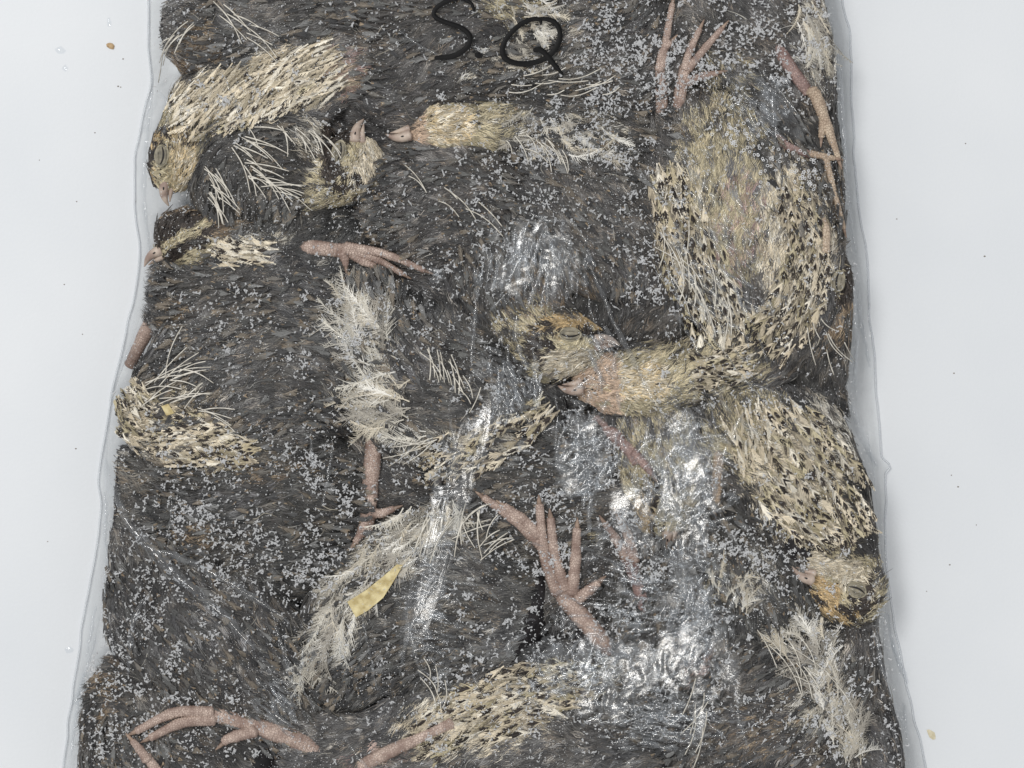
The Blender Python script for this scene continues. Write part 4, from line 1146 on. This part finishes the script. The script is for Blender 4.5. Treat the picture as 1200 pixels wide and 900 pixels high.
mesh_obj('glare_crinkles', *merge(fine), M_CREASE, bag, kind='stuff')

# ------------------------------------------------------------------ frost and bubbles under the film
def frost():
    blobs = [(720, 40, 90, 60, 1.7), (790, 40, 60, 60, 1.6), (900, 60, 90, 70, 1.5), (700, 120, 110, 50, .6), (640, 150, 70, 60, .6), (680, 200, 110, 60, .7),
             (760, 260, 40, 80, .7), (430, 250, 90, 40, .35), (280, 90, 90, 90, .25), (480, 60, 80, 60, .3), (300, 380, 110, 60, .55), (400, 420, 60, 60, .55),
             (370, 560, 90, 50, .7), (250, 600, 120, 60, .7), (300, 660, 130, 60, .8), (370, 668, 30, 18, 2.6), (180, 720, 90, 90, .75), (220, 830, 110, 60, .7), (130, 850, 60, 70, .8),
             (560, 560, 110, 50, .8), (620, 500, 60, 60, .8), (680, 640, 110, 80, .8), (620, 690, 40, 40, 1.2), (760, 700, 100, 90, .9), (590, 740, 80, 60, .5), (700, 590, 60, 70, .9),
             (830, 660, 60, 60, .6), (842, 642, 14, 10, 3), (905, 660, 50, 40, .8), (900, 720, 70, 50, .6), (990, 830, 60, 80, 1.0), (850, 800, 90, 60, .5), (700, 850, 120, 50, .6), (480, 820, 110, 60, .45),
             (560, 330, 70, 60, .4), (540, 420, 60, 60, .4), (780, 340, 30, 80, .4), (930, 380, 40, 40, .3), (600, 230, 90, 50, .3), (860, 470, 50, 40, .4)]
    n = 60000
    x = rng.uniform(80, 1085, n); y = rng.uniform(-20, 920, n)
    dens = np.full(n, .07)
    for bx, by, rx, ry, s in blobs:
        dens += s * np.exp(-(((x - bx) / rx) ** 2 + ((y - by) / ry) ** 2) * 1.1)
    dens *= np.clip((noise2(x, y, 22, 5) - .28) * 2.6, .05, 1.6)
    ok = (rng.random(n) < dens * .5) & (x > xat(ML, y)) & (x < xat(MR, y) + 4)
    x, y = x[ok], y[ok]
    pk = rng.random(len(x)) < .022
    ex = [(a + rng.standard_normal(9) * 3.2, b + rng.standard_normal(9) * 2.6) for a, b in zip(x[pk], y[pk])]
    x = np.concatenate([x] + [e[0] for e in ex]); y = np.concatenate([y] + [e[1] for e in ex])
    V, F, c = [], [], 0
    for X, Y in zip(x, y):
        z = look(film, X, Y) - 1.2
        size = .85 + 1.4 * rng.random() ** 2
        for k in range(rng.integers(2, 6)):
            a = rng.random() * 6.28; px, py = X, Y
            for step in range(rng.integers(1, 3)):
                l = size * (.6 + .8 * rng.random()); wd = .45 + .45 * rng.random()
                dx, dy = math.cos(a), math.sin(a); t = rng.standard_normal() * .7
                V += [(px - dy * wd, py + dx * wd, z - .4), (px + dy * wd, py - dx * wd, z - .4), (px, py, z + .8),
                      (px + dx * l - dy * wd * .8, py + dy * l + dx * wd * .8, z - .4 + t), (px + dx * l + dy * wd * .8, py + dy * l - dx * wd * .8, z - .4 + t), (px + dx * l, py + dy * l, z + .7 + t)]
                F += [(c, c + 2, c + 5, c + 3), (c + 2, c + 1, c + 4, c + 5), (c + 3, c + 5, c + 4)]
                c += 6
                px += dx * l; py += dy * l; a += rng.standard_normal() * .9
    # powder of single grains
    n = 70000
    x = rng.uniform(80, 1085, n); y = rng.uniform(-20, 920, n)
    ok = (x > xat(ML, y)) & (x < xat(MR, y) + 6) & (rng.random(n) < .15 + .8 * noise2(x, y, 40, 4) ** 2)
    x, y = x[ok], y[ok]
    for X, Y in zip(x, y):
        z = look(film, X, Y) - 1
        r = .36 + .5 * rng.random() ** 2
        V += [(X - r, Y, z), (X + r, Y, z), (X, Y - r, z), (X, Y + r, z), (X, Y, z + r)]
        F += [(c, c + 2, c + 4), (c + 2, c + 1, c + 4), (c + 1, c + 3, c + 4), (c + 3, c, c + 4)]; c += 5
    o = mesh_obj('frost', np.array(V), F, M_FROST, None, False, 'stuff')
    o['label'] = 'white frost crystals under the clear film'
    return c
frost()

bub = []
for k in range(110):
    t = rng.random()
    x = 838 + 120 * t + rng.standard_normal() * 14; y = 145 + 75 * t + rng.standard_normal() * 16
    if x > 975: continue
    v, f = ring_mesh(np.array([x, y, look(film, x, y) - 1]), np.array([1., 0, 0]), np.array([0, 1., 0]), 1.1 + .8 * rng.random(), 1.0 + .8 * rng.random(), .42, 0, 10)
    bub.append((v, f))
o = mesh_obj('ice_bubbles', *merge(bub), M_FROST, None, True, 'stuff'); o['label'] = 'tiny ring shaped ice bubbles under the film'

# ------------------------------------------------------------------ specks and drops on the table
M_CRUMB = noisy_mat('crumb', (166, 138, 106), (200, 172, 134), 900, .7, .4)
M_DIRT = noisy_mat('dirt', (120, 114, 108), (160, 152, 144), 900, .7)
def pebble(name, label, cat, x, y, a, b, h, mat, ang=0):
    n = 9
    V, F = [(x, y, h)], []
    for i, (k, hh) in enumerate(((.6, h * .8), (1, .3))):
        for j in range(n):
            t = 2 * math.pi * j / n; rr = k * (.75 + .5 * rng.random())
            X, Y = a * rr * math.cos(t), b * rr * math.sin(t)
            V.append((x + X * math.cos(ang) - Y * math.sin(ang), y + X * math.sin(ang) + Y * math.cos(ang), hh + .2))
    for j in range(n):
        F += [(0, 1 + j, 1 + (j + 1) % n), (1 + j, 1 + n + j, 1 + n + (j + 1) % n, 1 + (j + 1) % n)]
    o = mesh_obj(name, np.array(V), F, mat, None, True)
    o['label'] = label; o['category'] = cat
    return o
pebble('crumb', 'brown crumb on the white table above the bag corner', 'crumb', 116, 42, 6, 3.5, 3, M_CRUMB, .5)
pebble('water_drop', 'round clear drop close to the edge of the table picture', 'drop', 55, 48, 6, 5, 1.6, M_WATER)
pebble('water_drop', 'smaller clear drop just below the round one', 'drop', 61, 69, 3.4, 4, 1.2, M_WATER)
pebble('water_drop', 'clear drop level with the crumb above it', 'drop', 114, 14, 3, 5, 1.2, M_WATER)
pebble('water_drop', 'clear drop on the table beside the lower bag edge', 'drop', 66, 771, 5, 4, 1.4, M_WATER)
pebble('crumb', 'pale yellow smear on the table by the lower bag corner', 'crumb', 1106, 872, 7, 4, 1.0, noisy_mat('smear', (200, 190, 160), (222, 214, 190), 700, .4), .9)
sp = []
for x, y, r in [(75, 230, 1), (125, 91, 1.3), (146, 230, 1), (97, 147, 1), (74, 528, 1.2), (82, 390, .9), (1064, 251, 1), (1133, 437, 1.2), (1138, 574, 1.3), (1128, 668, 1.2), (1044, 772, 1.2), (1147, 160, 1), (1130, 560, .9), (131, 58, 1.2), (128, 92, 1), (60, 330, 1), (1170, 296, 1.4), (1100, 700, .8), (40, 640, .9), (30, 180, .8), (1160, 620, .8)]:
    th = np.linspace(0, 2 * np.pi, 6, endpoint=False)
    v = np.vstack([np.column_stack([x + r * .75 * np.cos(th) * 1.3, y + r * .75 * np.sin(th), th * 0 + .2]), [[x, y, 1]]])
    sp.append((v, [(i, (i + 1) % 6, 6) for i in range(6)]))
o = mesh_obj('dirt_specks', *merge(sp), M_DIRT, None, True, 'stuff'); o['label'] = 'tiny dark specks scattered over the white table'
print('strands', TOTAL, 'coverage holes', int((hm[100:450, 60:500] < 5).sum()))
